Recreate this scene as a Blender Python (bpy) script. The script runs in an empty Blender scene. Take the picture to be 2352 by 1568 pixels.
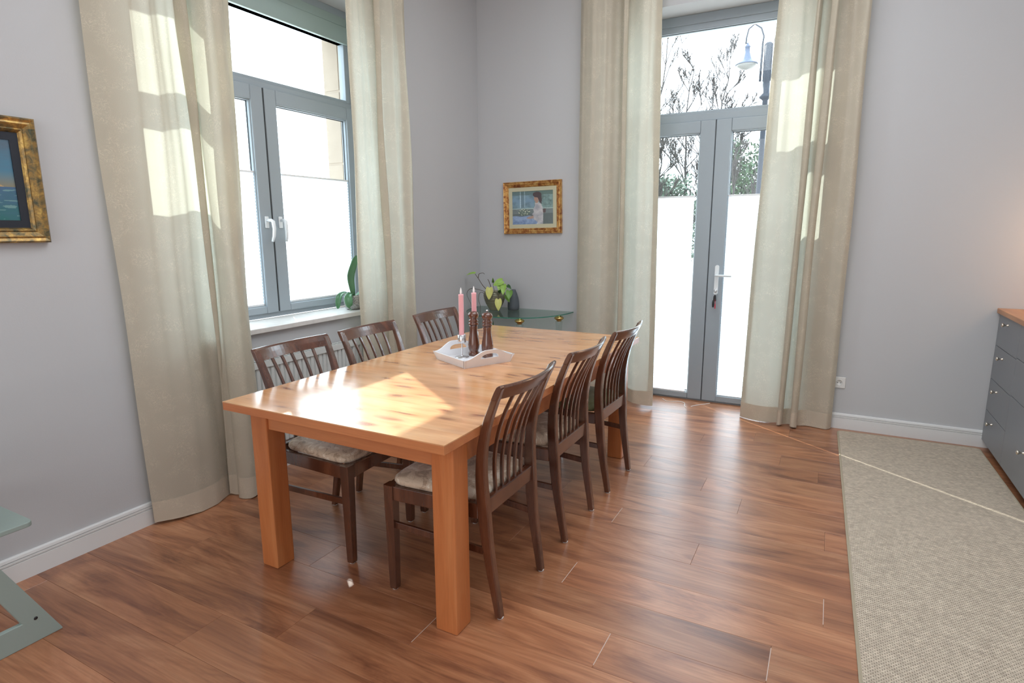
import bpy, math, random
from mathutils import Vector, Matrix, noise
D = bpy.data
S = bpy.context.scene
COL = S.collection
random.seed(7)

# ------------------------------------------------------------------ camera
cam = D.cameras.new('camera'); camo = D.objects.new('camera', cam); COL.objects.link(camo)
yaw, pitch, roll = 0.49145, 0.185967, -0.0047479
fw = Vector((-math.sin(yaw)*math.cos(pitch), math.cos(yaw)*math.cos(pitch), -math.sin(pitch)))
r0 = Vector((math.cos(yaw), math.sin(yaw), 0)); u0 = r0.cross(fw)
rr = r0*math.cos(roll)+u0*math.sin(roll); uu = -r0*math.sin(roll)+u0*math.cos(roll)
M = Matrix(((rr.x, uu.x, -fw.x, 0), (rr.y, uu.y, -fw.y, 0), (rr.z, uu.z, -fw.z, 1.41), (0, 0, 0, 1)))
camo.matrix_world = M
cam.sensor_width = 36; cam.lens = 1358.9/2352*36; cam.clip_start = .05; cam.clip_end = 300
S.camera = camo
# ------------------------------------------------------------------ world, sun, lights, exposure
S.view_settings.view_transform = 'Standard'; S.view_settings.look = 'None'
S.view_settings.gamma = 1; S.view_settings.use_curve_mapping = False
S.view_settings.exposure = 0.13
W = D.worlds.new('sky'); S.world = W; W.use_nodes = True
bg = W.node_tree.nodes['Background']; bg.inputs[0].default_value = (0.76, 0.88, 1.0, 1); bg.inputs[1].default_value = 6.0
sun = D.lights.new('sun', 'SUN'); so = D.objects.new('sun', sun); COL.objects.link(so)
sun.energy = 9; sun.angle = math.radians(.55); sun.color = (1.0, .96, .90)
sd = Vector((1, -.745, -.736)); so.rotation_euler = sd.to_track_quat('-Z', 'Y').to_euler(); so.location = (-8, 8, 7)
def area(name, loc, look, sx, sy, power, color):
    l = D.lights.new(name, 'AREA'); l.shape = 'RECTANGLE'; l.size = sx; l.size_y = sy; l.energy = power; l.color = color
    o = D.objects.new(name, l); COL.objects.link(o); o.location = loc
    o.rotation_euler = (Vector(look)-Vector(loc)).to_track_quat('-Z', 'Y').to_euler(); return o
area('rear_daylight_fill', (-.9, -2.35, 1.75), (-1.2, 4, 1.3), 3.0, 2.6, 55, (.95, .97, 1.0))  # added fill for daylight from unseen windows; the rear wall is closed
area('overhead_fill', (-.55, 2.3, 3.55), (-.55, 2.301, 0), 2.2, 3.2, 69, (.88, .94, 1.0))  # added overhead fill to brighten floor and table; no fixture is built
area('side_fill', (1.5, .8, 2.2), (-2.8, 1.6, .9), 2.6, 1.8, 12, (.9, .96, 1))  # area fill from the right; the wall behind it has no opening
pl = D.lights.new('worktop_lamp', 'POINT'); pl.energy = 5; pl.color = (1, .62, .36); pl.shadow_soft_size = .12
plo = D.objects.new('worktop_lamp', pl); COL.objects.link(plo); plo.location = (1.38, 4.42, 1.38)

# ------------------------------------------------------------------ helpers
class MB:
    def __init__(s): s.v = []; s.f = []; s.m = []; s.s = []
    def add(s, vs, fs, mi=0, sm=False):
        b = len(s.v); s.v += [tuple(v) for v in vs]
        for f in fs: s.f.append(tuple(b+i for i in f)); s.m.append(mi); s.s.append(sm)
        return s
    def box(s, a, b, mi=0):
        x0, y0, z0 = a; x1, y1, z1 = b
        return s.add([(x0,y0,z0),(x1,y0,z0),(x1,y1,z0),(x0,y1,z0),(x0,y0,z1),(x1,y0,z1),(x1,y1,z1),(x0,y1,z1)],
            [(0,3,2,1),(4,5,6,7),(0,1,5,4),(1,2,6,5),(2,3,7,6),(3,0,4,7)], mi)
    def loft(s, rings, mi=0, sm=False, closed=True, caps=True):
        n = len(rings[0]); vs = [p for r in rings for p in r]; fs = []
        for i in range(len(rings)-1):
            for j in range(n if closed else n-1):
                k = (j+1) % n; fs.append((i*n+j, i*n+k, (i+1)*n+k, (i+1)*n+j))
        if caps and closed:
            fs.append(tuple(range(n))[::-1]); fs.append(tuple((len(rings)-1)*n+j for j in range(n)))
        return s.add(vs, fs, mi, sm)
    def tube(s, pts, rad, n=8, mi=0, sm=True, caps=True):
        pts = [Vector(p) for p in pts]; rings = []
        if not isinstance(rad, (list, tuple)): rad = [rad]*len(pts)
        up = Vector((0, 0, 1)); side = None
        for i, p in enumerate(pts):
            t = (pts[min(i+1, len(pts)-1)]-pts[max(i-1, 0)]).normalized()
            if side is None:
                side = t.cross(up if abs(t.z) < .9 else Vector((1, 0, 0))).normalized()
            else: side = (side-t*side.dot(t)).normalized()
            w = t.cross(side)
            rings.append([p+(side*math.cos(a)+w*math.sin(a))*rad[i] for a in [2*math.pi*k/n for k in range(n)]])
        return s.loft(rings, mi, sm, True, caps)
    def lathe(s, prof, n=24, c=(0, 0, 0), mi=0, sm=True):
        rings = [[(c[0]+r*math.cos(2*math.pi*k/n), c[1]+r*math.sin(2*math.pi*k/n), c[2]+z) for k in range(n)] for r, z in prof]
        return s.loft(rings, mi, sm)
    def prism(s, poly, fn, t0, t1, mi=0):
        """poly: 2D points, fn(a,b,t)->xyz"""
        return s.loft([[fn(a, b, t0) for a, b in poly], [fn(a, b, t1) for a, b in poly]], mi)
    def grid(s, fn, nu, nv, mi=0, sm=True):
        vs = [fn(i/nu, j/nv) for j in range(nv+1) for i in range(nu+1)]
        fs = [(j*(nu+1)+i, j*(nu+1)+i+1, (j+1)*(nu+1)+i+1, (j+1)*(nu+1)+i) for j in range(nv) for i in range(nu)]
        return s.add(vs, fs, mi, sm)
    def build(s, name, mats, parent=None, loc=None, rz=0, bevel=0, solid=0, seg=2, sub=0):
        me = D.meshes.new(name); me.from_pydata(s.v, [], s.f); me.update()
        if not isinstance(mats, (list, tuple)): mats = [mats]
        for m in mats: me.materials.append(m)
        me.polygons.foreach_set('material_index', s.m); me.polygons.foreach_set('use_smooth', s.s)
        import bmesh
        if len(s.f) < 30000:
            b = bmesh.new(); b.from_mesh(me); bmesh.ops.recalc_face_normals(b, faces=b.faces); b.to_mesh(me); b.free()
        return link(name, me, parent, loc, rz, bevel, solid, seg, sub)
def link(name, me, parent=None, loc=None, rz=0, bevel=0, solid=0, seg=2, sub=0):
    o = D.objects.new(name, me); COL.objects.link(o)
    if parent: o.parent = parent
    if loc: o.location = loc
    o.rotation_euler.z = rz
    if solid: m = o.modifiers.new('solid', 'SOLIDIFY'); m.thickness = solid; m.offset = 0
    if bevel: m = o.modifiers.new('bevel', 'BEVEL'); m.width = bevel; m.segments = seg; m.limit_method = 'ANGLE'; m.angle_limit = .6; m.harden_normals = False
    if sub: m = o.modifiers.new('sub', 'SUBSURF'); m.levels = sub; m.render_levels = sub
    return o
def tag(o, label=None, cat=None, group=None, kind=None):
    if label: o['label'] = label
    if cat: o['category'] = cat
    if group: o['group'] = group
    if kind: o['kind'] = kind
    return o
def thing(name, label, cat, loc=(0, 0, 0), rz=0, group=None):
    o = D.objects.new(name, None); COL.objects.link(o); o.location = loc; o.rotation_euler.z = rz
    o.empty_display_size = .1
    return tag(o, label, cat, group)
def copy_tree(o, parent=None):
    c = o.copy(); COL.objects.link(c); c.parent = parent
    for ch in [x for x in o.children]: copy_tree(ch, c)
    return c
def spline(P, n):
    """Catmull-Rom through a list of tuples, n samples"""
    P = [Vector(p) for p in P]; out = []
    m = len(P)-1
    for i in range(n+1):
        t = i/n*m; k = min(int(t), m-1); f = t-k
        a, b, c, d = P[max(k-1, 0)], P[k], P[k+1], P[min(k+2, m)]
        out.append(.5*((2*b)+(c-a)*f+(2*a-5*b+4*c-d)*f*f+(3*b-a-3*c+d)*f**3))
    return out
def lerp_tab(tab, x):
    if x <= tab[0][0]: return tab[0][1]
    for (a, u), (b, v) in zip(tab, tab[1:]):
        if x <= b: return u+(v-u)*(x-a)/(b-a)
    return tab[-1][1]

# ------------------------------------------------------------------ materials
def newmat(name):
    m = D.materials.new(name); m.use_nodes = True; nt = m.node_tree; return m, nt, nt.nodes['Principled BSDF']
def N(nt, t, **kw):
    n = nt.nodes.new(t)
    for k, v in kw.items():
        if hasattr(n, k): setattr(n, k, v)
        else: n.inputs[k.replace('_', ' ')].default_value = v
    return n
def mat(name, col, rough=.5, metal=0, bump=0, bscale=80, coat=0, var=0, spec=.5, vscale=6, coat_rough=.1):
    m, nt, p = newmat(name)
    p.inputs['Base Color'].default_value = (*col, 1); p.inputs['Roughness'].default_value = rough
    p.inputs['Metallic'].default_value = metal; p.inputs['Coat Weight'].default_value = coat
    p.inputs['Coat Roughness'].default_value = coat_rough; p.inputs['Specular IOR Level'].default_value = spec
    tc = N(nt, 'ShaderNodeTexCoord')
    if bump:
        n = N(nt, 'ShaderNodeTexNoise'); n.inputs['Scale'].default_value = bscale; n.inputs['Detail'].default_value = 4
        nt.links.new(tc.outputs['Object'], n.inputs['Vector'])
        b = N(nt, 'ShaderNodeBump'); b.inputs['Strength'].default_value = bump; b.inputs['Distance'].default_value = .002
        nt.links.new(n.outputs['Fac'], b.inputs['Height']); nt.links.new(b.outputs[0], p.inputs['Normal'])
    if var:
        n = N(nt, 'ShaderNodeTexNoise'); n.inputs['Scale'].default_value = vscale; n.inputs['Detail'].default_value = 5
        nt.links.new(tc.outputs['Object'], n.inputs['Vector'])
        r = ramp(nt, n.outputs['Fac'], [(.3, tuple(c*(1-var) for c in col)), (.7, tuple(min(1, c*(1+var)) for c in col))])
        nt.links.new(r, p.inputs['Base Color'])
    return m
def ramp(nt, src, stops, interp='LINEAR'):
    r = N(nt, 'ShaderNodeValToRGB'); e = r.color_ramp.elements; r.color_ramp.interpolation = interp
    while len(e) > 1: e.remove(e[-1])
    e[0].position = stops[0][0]; e[0].color = (*stops[0][1], 1)
    for pos, c in stops[1:]: x = e.new(pos); x.color = (*c, 1)
    nt.links.new(src, r.inputs['Fac']); return r.outputs['Color']
def mix(nt, a, b, fac, mode='MIX'):
    m = N(nt, 'ShaderNodeMix'); m.data_type = 'RGBA'; m.blend_type = mode
    for sock, v in ((m.inputs[6], a), (m.inputs[7], b), (m.inputs[0], fac)):
        if hasattr(v, 'is_linked'): nt.links.new(v, sock)
        elif isinstance(v, (int, float)): sock.default_value = v
        else: sock.default_value = (*v, 1)
    return m.outputs[2]
def mapped(nt, scale, rand=True, coord='Object', rot=(0, 0, 0)):
    tc = N(nt, 'ShaderNodeTexCoord'); mp = N(nt, 'ShaderNodeMapping'); mp.inputs['Scale'].default_value = scale; mp.inputs['Rotation'].default_value = rot
    src = tc.outputs[coord]
    if rand:
        oi = N(nt, 'ShaderNodeObjectInfo'); cx = N(nt, 'ShaderNodeVectorMath'); cx.operation = 'MULTIPLY_ADD'
        cx.inputs[1].default_value = (13, 27, 41)
        nt.links.new(oi.outputs['Random'], cx.inputs[0]); nt.links.new(src, cx.inputs[2]); src = cx.outputs[0]
    nt.links.new(src, mp.inputs['Vector']); return mp.outputs[0]
def noise_n(nt, vec, scale, detail=4, dist=0, rough=.5):
    n = N(nt, 'ShaderNodeTexNoise'); n.inputs['Scale'].default_value = scale; n.inputs['Detail'].default_value = detail
    n.inputs['Distortion'].default_value = dist; n.inputs['Roughness'].default_value = rough
    nt.links.new(vec, n.inputs['Vector']); return n.outputs['Fac']

def wood(name, lo, mid, hi, axis='x', stretch=8, scale=7, rough=.3, coat=.0, tint=.12, knots=None, grain=.5, dist=1.2, crough=.16):
    m, nt, p = newmat(name)
    sc = [1, 1, 1]; sc['xyz'.index(axis)] = 1/stretch
    v = mapped(nt, sc)
    f = noise_n(nt, v, scale, 6, dist, .6)
    c = ramp(nt, f, [(.30, lo), (.5, mid), (.68, hi)])
    sc2 = [1, 1, 1]; sc2['xyz'.index(axis)] = 1/30
    g = noise_n(nt, mapped(nt, sc2), scale*22, 3)
    c = mix(nt, c, ramp(nt, g, [(.35, (.72, .68, .64)), (.6, (1.04, 1.03, 1.02))]), grain, 'MULTIPLY')
    if knots:
        kcol, kscale, kst, th = knots
        sk = [1, 1, 1]; sk['xyz'.index(axis)] = kst
        vv = mapped(nt, sk); wob = N(nt, 'ShaderNodeTexNoise'); wob.inputs['Scale'].default_value = 9
        nt.links.new(vv, wob.inputs['Vector'])
        va = N(nt, 'ShaderNodeVectorMath'); va.operation = 'MULTIPLY_ADD'; va.inputs[1].default_value = (.09, .09, .09)
        nt.links.new(wob.outputs['Color'], va.inputs[0]); nt.links.new(vv, va.inputs[2])
        vo = N(nt, 'ShaderNodeTexVoronoi'); vo.inputs['Scale'].default_value = kscale; vo.inputs['Randomness'].default_value = 1
        nt.links.new(va.outputs[0], vo.inputs['Vector'])
        ad = N(nt, 'ShaderNodeMath'); ad.operation = 'MULTIPLY_ADD'; ad.inputs[1].default_value = .22
        sep = N(nt, 'ShaderNodeSeparateColor'); nt.links.new(vo.outputs['Color'], sep.inputs[0])
        nt.links.new(sep.outputs[0], ad.inputs[0]); nt.links.new(vo.outputs['Distance'], ad.inputs[2])
        fk = ramp(nt, ad.outputs[0], [(0, (1, 1, 1)), (th*.45, (1, 1, 1)), (th, (.28, .28, .28)), (th*2.2, (0, 0, 0))])
        c = mix(nt, c, kcol, fk)
    oi = N(nt, 'ShaderNodeObjectInfo')
    t = ramp(nt, oi.outputs['Random'], [(0, (1-tint,)*3), (1, (1+tint*.6, 1+tint*.5, 1+tint*.4))])
    c = mix(nt, c, t, 1.0, 'MULTIPLY')
    nt.links.new(c, p.inputs['Base Color'])
    p.inputs['Roughness'].default_value = rough; p.inputs['Coat Weight'].default_value = coat; p.inputs['Coat Roughness'].default_value = crough; p.inputs['Coat IOR'].default_value = 1.7
    b = N(nt, 'ShaderNodeBump'); b.inputs['Strength'].default_value = .12; b.inputs['Distance'].default_value = .0006
    nt.links.new(g, b.inputs['Height']); nt.links.new(b.outputs[0], p.inputs['Normal'])
    return m

m_wall = mat('wall_paint', (.525, .528, .537), .85, bump=.12, bscale=160)
m_ceil = mat('ceiling_paint', (.8, .8, .8), .9, bump=.1)
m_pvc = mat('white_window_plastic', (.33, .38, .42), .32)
m_box = mat('shutter_box_plastic', (.34, .43, .41), .3)
m_seal = mat('dark_rubber_seal', (.03, .035, .04), .5)
m_facade = mat('beige_facade_plaster', (.40, .32, .25), .9, bump=.3, bscale=60, var=.06)
m_peach = mat('peach_facade_plaster', (.75, .50, .40), .9, bump=.3, bscale=60)
m_base = mat('baseboard_paint', (.74, .74, .73), .45)
m_sill = mat('pale_stone_sill', (.72, .70, .67), .3, var=.07, vscale=20)
m_floor = wood('laminate_floor', (.20, .070, .034), (.39, .160, .074), (.50, .235, .118), 'x', 5, 5.5, .34, .4, .16, None, .6, 2.6, .26)
m_under = mat('floor_underlay', (.05, .02, .01), .8)
m_pine = wood('honey_pine_top', (.73, .33, .125), (.83, .425, .185), (.89, .505, .25), 'x', 10, 9, .22, .7, .05, ((.30, .10, .035), 15, .34, .36), .3, .6)
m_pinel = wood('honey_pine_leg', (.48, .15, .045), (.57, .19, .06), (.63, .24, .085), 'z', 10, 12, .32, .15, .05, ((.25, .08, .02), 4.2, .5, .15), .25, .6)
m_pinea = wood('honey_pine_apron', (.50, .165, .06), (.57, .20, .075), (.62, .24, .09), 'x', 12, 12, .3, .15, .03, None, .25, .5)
m_dark = wood('dark_walnut_frame', (.055, .018, .010), (.095, .032, .016), (.15, .055, .028), 'z', 8, 14, .25, .9, .15, None, .4, .6)
m_mill = wood('turned_walnut', (.06, .016, .008), (.115, .034, .015), (.16, .055, .025), 'z', 6, 22, .22, .6, .1, None, .4, .6)
m_oak = wood('oak_worktop_wood', (.42, .17, .06), (.56, .25, .095), (.66, .33, .14), 'y', 8, 9, .35, .1, .1, None, .3, .6)
m_grey = mat('slate_grey_lacquer', (.21, .22, .235), .38)
m_toe = mat('toe_kick_black', (.02, .02, .02), .6)
m_green = mat('grey_green_lacquer', (.30, .37, .34), .42)
m_white = mat('white_lacquer', (.78, .78, .80), .35)
m_handle = mat('white_handle_plastic', (.80, .83, .85), .3)
m_steel = mat('brushed_steel', (.75, .75, .77), .25, 1)
m_chrome = mat('silver_hammered_metal', (.36, .35, .34), .30, 1)
m_brass = mat('polished_brass', (.65, .47, .18), .2, 1)
m_nickel = mat('satin_nickel', (.72, .66, .56), .22, 1)
m_wax = mat('pink_candle_wax', (.86, .42, .45), .45, coat=.2)
m_waxw = mat('white_candle_wax', (.9, .86, .84), .45)
m_glide = mat('clear_leg_glide', (.7, .7, .68), .3)
m_key = mat('black_key_fob', (.02, .018, .02), .4)
m_red = mat('red_key_tag', (.55, .03, .06), .4)
m_bronze = mat('green_bronze_glaze', (.27, .26, .18), .35, .35, bump=.5, bscale=60, var=.3)
m_slatev = mat('slate_blue_vase', (.085, .10, .115), .55)
m_leaf = mat('green_leaf', (.16, .32, .06), .4, var=.25, vscale=12)
m_leafl = mat('light_green_leaf', (.30, .50, .09), .4, var=.2, vscale=12)
m_leafy = mat('yellow_green_leaf', (.58, .58, .17), .45, var=.15, vscale=12)
m_snake = mat('snake_plant_leaf', (.05, .13, .04), .35, var=.4, vscale=30)
m_orchid = mat('orchid_leaf', (.07, .20, .09), .3, coat=.3, var=.15)
m_stem = mat('brown_stem', (.10, .065, .04), .7)
m_soil = mat('potting_bark', (.07, .04, .025), .9, bump=1, bscale=40)
m_cord = mat('white_cord', (.8, .78, .75), .6)
m_cream = mat('cream_mat_board', (.55, .52, .36), .8)
m_darkmat = mat('dark_mat_board', (.012, .016, .026), .6)
m_rad = mat('radiator_enamel', (.66, .68, .66), .35)
m_sock = mat('socket_plastic', (.75, .75, .73), .35)

def gold(name, cols):
    m, nt, p = newmat(name)
    f = noise_n(nt, mapped(nt, (1, 1, 1), False), 30, 6, .5, .65)
    c = ramp(nt, f, cols); nt.links.new(c, p.inputs['Base Color'])
    p.inputs['Metallic'].default_value = .55; p.inputs['Roughness'].default_value = .32
    b = N(nt, 'ShaderNodeBump'); b.inputs['Strength'].default_value = .5; b.inputs['Distance'].default_value = .002
    nt.links.new(f, b.inputs['Height']); nt.links.new(b.outputs[0], p.inputs['Normal']); return m
m_gold = gold('reddish_gold_leaf', [(.34, (.20, .055, .02)), (.45, (.42, .17, .05)), (.56, (.62, .34, .10)), (.7, (.75, .52, .22))])
m_gold2 = gold('aged_green_gold_leaf', [(.34, (.06, .07, .045)), (.46, (.20, .14, .06)), (.55, (.34, .20, .06)), (.66, (.55, .36, .10))])

def glass_thin(name, tint=(.96, .985, .975), refl=.10, rough=.0):
    m, nt, p = newmat(name); nt.nodes.remove(p)
    out = nt.nodes['Material Output']; t = N(nt, 'ShaderNodeBsdfTransparent'); t.inputs[0].default_value = (*tint, 1)
    g = N(nt, 'ShaderNodeBsdfGlossy'); g.inputs['Roughness'].default_value = rough
    lw = N(nt, 'ShaderNodeLayerWeight'); pw = N(nt, 'ShaderNodeMath'); pw.operation = 'POWER'; pw.inputs[1].default_value = 4
    nt.links.new(lw.outputs['Facing'], pw.inputs[0]); fr = N(nt, 'ShaderNodeMath'); fr.operation = 'MULTIPLY_ADD'; fr.inputs[1].default_value = .6; fr.inputs[2].default_value = .03
    nt.links.new(pw.outputs[0], fr.inputs[0])
    mx = N(nt, 'ShaderNodeMixShader'); nt.links.new(fr.outputs[0], mx.inputs[0]); nt.links.new(t.outputs[0], mx.inputs[1]); nt.links.new(g.outputs[0], mx.inputs[2])
    nt.links.new(mx.outputs[0], out.inputs[0]); return m
m_glass = glass_thin('window_glass')
m_gtop = glass_thin('table_glass', (.80, .90, .86))
m_gedge = mat('green_glass_edge', (.05, .22, .16), .1, coat=.5)
m_acryl = glass_thin('acrylic_column', (.9, .93, .92))

def cloth(name, col, trans, tfac, rough=.8, pattern=0, bump=.15, sheen=.2):
    m, nt, p = newmat(name); out = nt.nodes['Material Output']
    p.inputs['Roughness'].default_value = rough; p.inputs['Sheen Weight'].default_value = sheen
    v = mapped(nt, (1, 1, 1), False, 'UV')
    weave = noise_n(nt, v, 420, 2)
    c = ramp(nt, weave, [(.3, tuple(x*.9 for x in col)), (.7, tuple(min(1, x*1.06) for x in col))])
    hsrc = weave
    if pattern:
        pt = noise_n(nt, v, 27, 2, 4, .5)
        ln = ramp(nt, pt, [(.465, (0, 0, 0)), (.49, (1, 1, 1)), (.51, (1, 1, 1)), (.535, (0, 0, 0))])
        mk = ramp(nt, noise_n(nt, v, 9, 2, 0), [(.45, (0, 0, 0)), (.58, (1, 1, 1))])
        ln = mix(nt, (0, 0, 0), ln, mk)
        c = mix(nt, c, tuple(min(1, x*1.3) for x in col), mix(nt, (0, 0, 0), ln, pattern))
        rl = ramp(nt, ln, [(0, (rough,)*3), (1, (.35,)*3)]); nt.links.new(rl, p.inputs['Roughness'])
        hsrc = mix(nt, weave, ln, .5)
    b = N(nt, 'ShaderNodeBump'); b.inputs['Strength'].default_value = bump; b.inputs['Distance'].default_value = .001
    nt.links.new(hsrc, b.inputs['Height']); nt.links.new(b.outputs[0], p.inputs['Normal'])
    nt.links.new(c, p.inputs['Base Color'])
    t = N(nt, 'ShaderNodeBsdfTranslucent'); t.inputs[0].default_value = (*trans, 1)
    mx = N(nt, 'ShaderNodeMixShader'); mx.inputs[0].default_value = tfac
    nt.links.new(p.outputs[0], mx.inputs[1]); nt.links.new(t.outputs[0], mx.inputs[2]); nt.links.new(mx.outputs[0], out.inputs[0])
    return m
m_curt = cloth('cream_damask', (.60, .52, .41), (.70, .74, .64), .30, .6, 1)
m_hem = cloth('cream_damask_hem', (.58, .50, .39), (.6, .5, .3), .10, .6, .8)
m_blind = cloth('white_pleated_fabric', (.88, .89, .92), (.88, .94, 1.0), .72, .9, 0, .05, 0)

def upholstery(name, a, b_, c_):
    m, nt, p = newmat(name); v = mapped(nt, (1, 1, 1), True)
    f = noise_n(nt, v, 17, 3, 1.6, .6)
    c = ramp(nt, f, [(.40, a), (.47, b_), (.56, b_), (.62, c_)]); nt.links.new(c, p.inputs['Base Color'])
    p.inputs['Roughness'].default_value = .55; p.inputs['Sheen Weight'].default_value = .3
    vo = N(nt, 'ShaderNodeTexVoronoi'); vo.inputs['Scale'].default_value = 170; nt.links.new(v, vo.inputs['Vector'])
    b = N(nt, 'ShaderNodeBump'); b.inputs['Strength'].default_value = .5; b.inputs['Distance'].default_value = .0015
    nt.links.new(vo.outputs['Distance'], b.inputs['Height']); nt.links.new(b.outputs[0], p.inputs['Normal']); return m
m_seat = upholstery('beige_brocade', (.44, .32, .22), (.66, .52, .38), (.84, .74, .60))
m_seatg = upholstery('olive_green_velvet', (.17, .19, .08), (.21, .23, .10), (.26, .28, .14))

# woven rug
m_rug, nt, p = newmat('woven_sisal')
v = mapped(nt, (1, 1, 1), False)
br = N(nt, 'ShaderNodeTexBrick'); br.inputs['Scale'].default_value = 1; br.inputs['Brick Width'].default_value = .014; br.inputs['Row Height'].default_value = .0075
br.inputs['Mortar Size'].default_value = .0016; br.inputs['Mortar Smooth'].default_value = 1; br.inputs['Bias'].default_value = 0
br.inputs['Color1'].default_value = (.76, .65, .52, 1); br.inputs['Color2'].default_value = (.62, .53, .42, 1); br.inputs['Mortar'].default_value = (.34, .275, .21, 1)
nt.links.new(v, br.inputs['Vector'])
c = mix(nt, br.outputs['Color'], ramp(nt, noise_n(nt, v, 45, 4), [(.35, (.86, .85, .84)), (.65, (1.08, 1.08, 1.07))]), 1.0, 'MULTIPLY')
nt.links.new(c, p.inputs['Base Color']); p.inputs['Roughness'].default_value = .9
b = N(nt, 'ShaderNodeBump'); b.inputs['Strength'].default_value = .8; b.inputs['Distance'].default_value = .003; b.invert = True
nt.links.new(br.outputs['Fac'], b.inputs['Height']); nt.links.new(b.outputs[0], p.inputs['Normal'])
m_bind = mat('rug_binding', (.42, .36, .26), .85, bump=.5, bscale=300)

def vcol_mat(name, rough=.5):
    m, nt, p = newmat(name); a = N(nt, 'ShaderNodeAttribute'); a.attribute_name = 'col'
    nt.links.new(a.outputs['Color'], p.inputs['Base Color']); p.inputs['Roughness'].default_value = rough
    return m
m_paint = vcol_mat('oil_paint', .4)

# ------------------------------------------------------------------ room shell
XL, YB, XR, YR, ZC = -2.845, 4.70, 1.60, -2.5, 3.62
# left wall with window opening y 1.80..3.47, z .87..2.905
MB().box((XL-.36, YR, 0), (XL, 1.74, ZC)).box((XL-.36, 3.47, 0), (XL, YB+.4, ZC)).box((XL-.36, 1.74, 0), (XL, 3.47, .84)).box((XL-.36, 1.74, 2.905), (XL, 3.47, ZC)) \
    .build('wall_left', m_wall)['kind'] = 'structure'
MB().box((XL, YB, 0), (-1.53, YB+.32, ZC)).box((-.19, YB, 0), (XR+.3, YB+.32, ZC)).box((-1.53, YB, 3.015), (-.19, YB+.32, ZC)).build('wall_back', m_wall)['kind'] = 'structure'
MB().box((XR, YR, 0), (XR+.3, YB, ZC)).build('wall_right', m_wall)['kind'] = 'structure'
MB().box((XL-.36, YR-.3, 0), (XR+.3, YR, ZC)).build('wall_rear', m_wall)['kind'] = 'structure'
MB().box((XL-.36, YR-.3, ZC), (XR+.3, YB+.4, ZC+.2)).build('ceiling', m_ceil)['kind'] = 'structure'
# outer reveals (facade rebate around each opening)
xo0, xo1 = -3.345, -3.19
MB().box((xo0, 3.38, .80), (xo1, 3.47, 2.905)).box((xo0, 1.74, .80), (xo1, 1.82, 2.905)).box((xo0, 1.82, 2.80), (xo1, 3.38, 2.905)) \
    .build('trim_1', m_facade)['kind'] = 'structure'
MB().box((-1.53, 5.035, -.02), (-1.44, YB+.42, 3.015)).box((-.28, 5.035, -.02), (-.19, YB+.42, 3.015)).box((-1.44, 5.035, 2.925), (-.28, YB+.42, 3.015)) \
    .build('trim_2', m_peach)['kind'] = 'structure'
# stone blocks hinted on the outer jamb
for k in range(4):
    MB().box((-3.34, 3.376, .9+k*.5), (-3.20, 3.381, 1.385+k*.5)).build('stone', m_facade, D.objects['trim_1'], bevel=.003)

# floor: slab + laminate planks running along x
fl = MB().box((XL-.36, YR-.3, -.12), (XR+.3, 5.02, -.012)).build('floor', m_under); fl['kind'] = 'structure'
RW = .1925; y0 = 1.820-RW*22.0; known = {}
fix = {1.82: -.07, 1.6275: -.58, 2.0125: -.857, 2.205: .085, 2.59: -.842, 1.435: -1.18}
rng = random.Random(3)
j = 0; PLK = 1.285
while y0+j*RW < 5.0:
    ya = y0+j*RW; yb = min(ya+RW, 5.0)
    if yb > YR:
        off = None
        for k, vx in fix.items():
            if abs(k-ya) < .02: off = vx
        if off is None: off = rng.uniform(0, PLK)
        x = off-PLK*math.ceil((off-XL)/PLK)
        lim0, lim1 = (XL, XR) if ya < YB-.02 else (-1.53, -.19)
        while x < lim1:
            a, b_ = max(x, lim0), min(x+PLK, lim1)
            if b_-a > .01:
                g = .0003
                cx, cy = (a+b_)/2, (ya+yb)/2
                MB().box((a+g-cx, ya+g-cy, -.012), (b_-g-cx, yb-g-cy, 0)).build('plank', m_floor, fl, (cx, cy, 0), bevel=.0006, seg=1)
            x += PLK
    j += 1

m_wear = mat('worn_joint_edge', (.55, .43, .36), .5)
for (jx, ya, yb) in ((-.857, 2.02, 2.19), (-.58, 1.64, 1.815), (-.07, 1.83, 2.00), (.085, 2.22, 2.39), (-.842, 2.60, 2.77), (-1.18, 1.45, 1.62)):
    MB().box((jx-.0013, ya, -.001), (jx+.0013, yb, .0003)).build('worn_joint', m_wear, fl)
# baseboards with two grooves
def baseboard(name, a, b_, nrm):
    a = Vector(a); b_ = Vector(b_); n = Vector(nrm)
    prof = [(0, 0), (.016, 0), (.016, .078), (.0105, .079), (.0105, .083), (.016, .084), (.016, .091), (.010, .092), (.010, .096), (.0155, .097), (.013, .108), (.006, .112), (0, .112)]
    MB().loft([[p_+n*d+Vector((0, 0, z)) for d, z in prof] for p_ in (a, b_)]).build(name, m_base)['kind'] = 'structure'
baseboard('baseboard_left', (XL, YR, 0), (XL, YB, 0), (1, 0, 0))
baseboard('baseboard_back', (XL, YB, 0), (-1.53, YB, 0), (0, -1, 0))
baseboard('baseboard_back_right', (-.19, YB, 0), (XR, YB, 0), (0, -1, 0))

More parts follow.
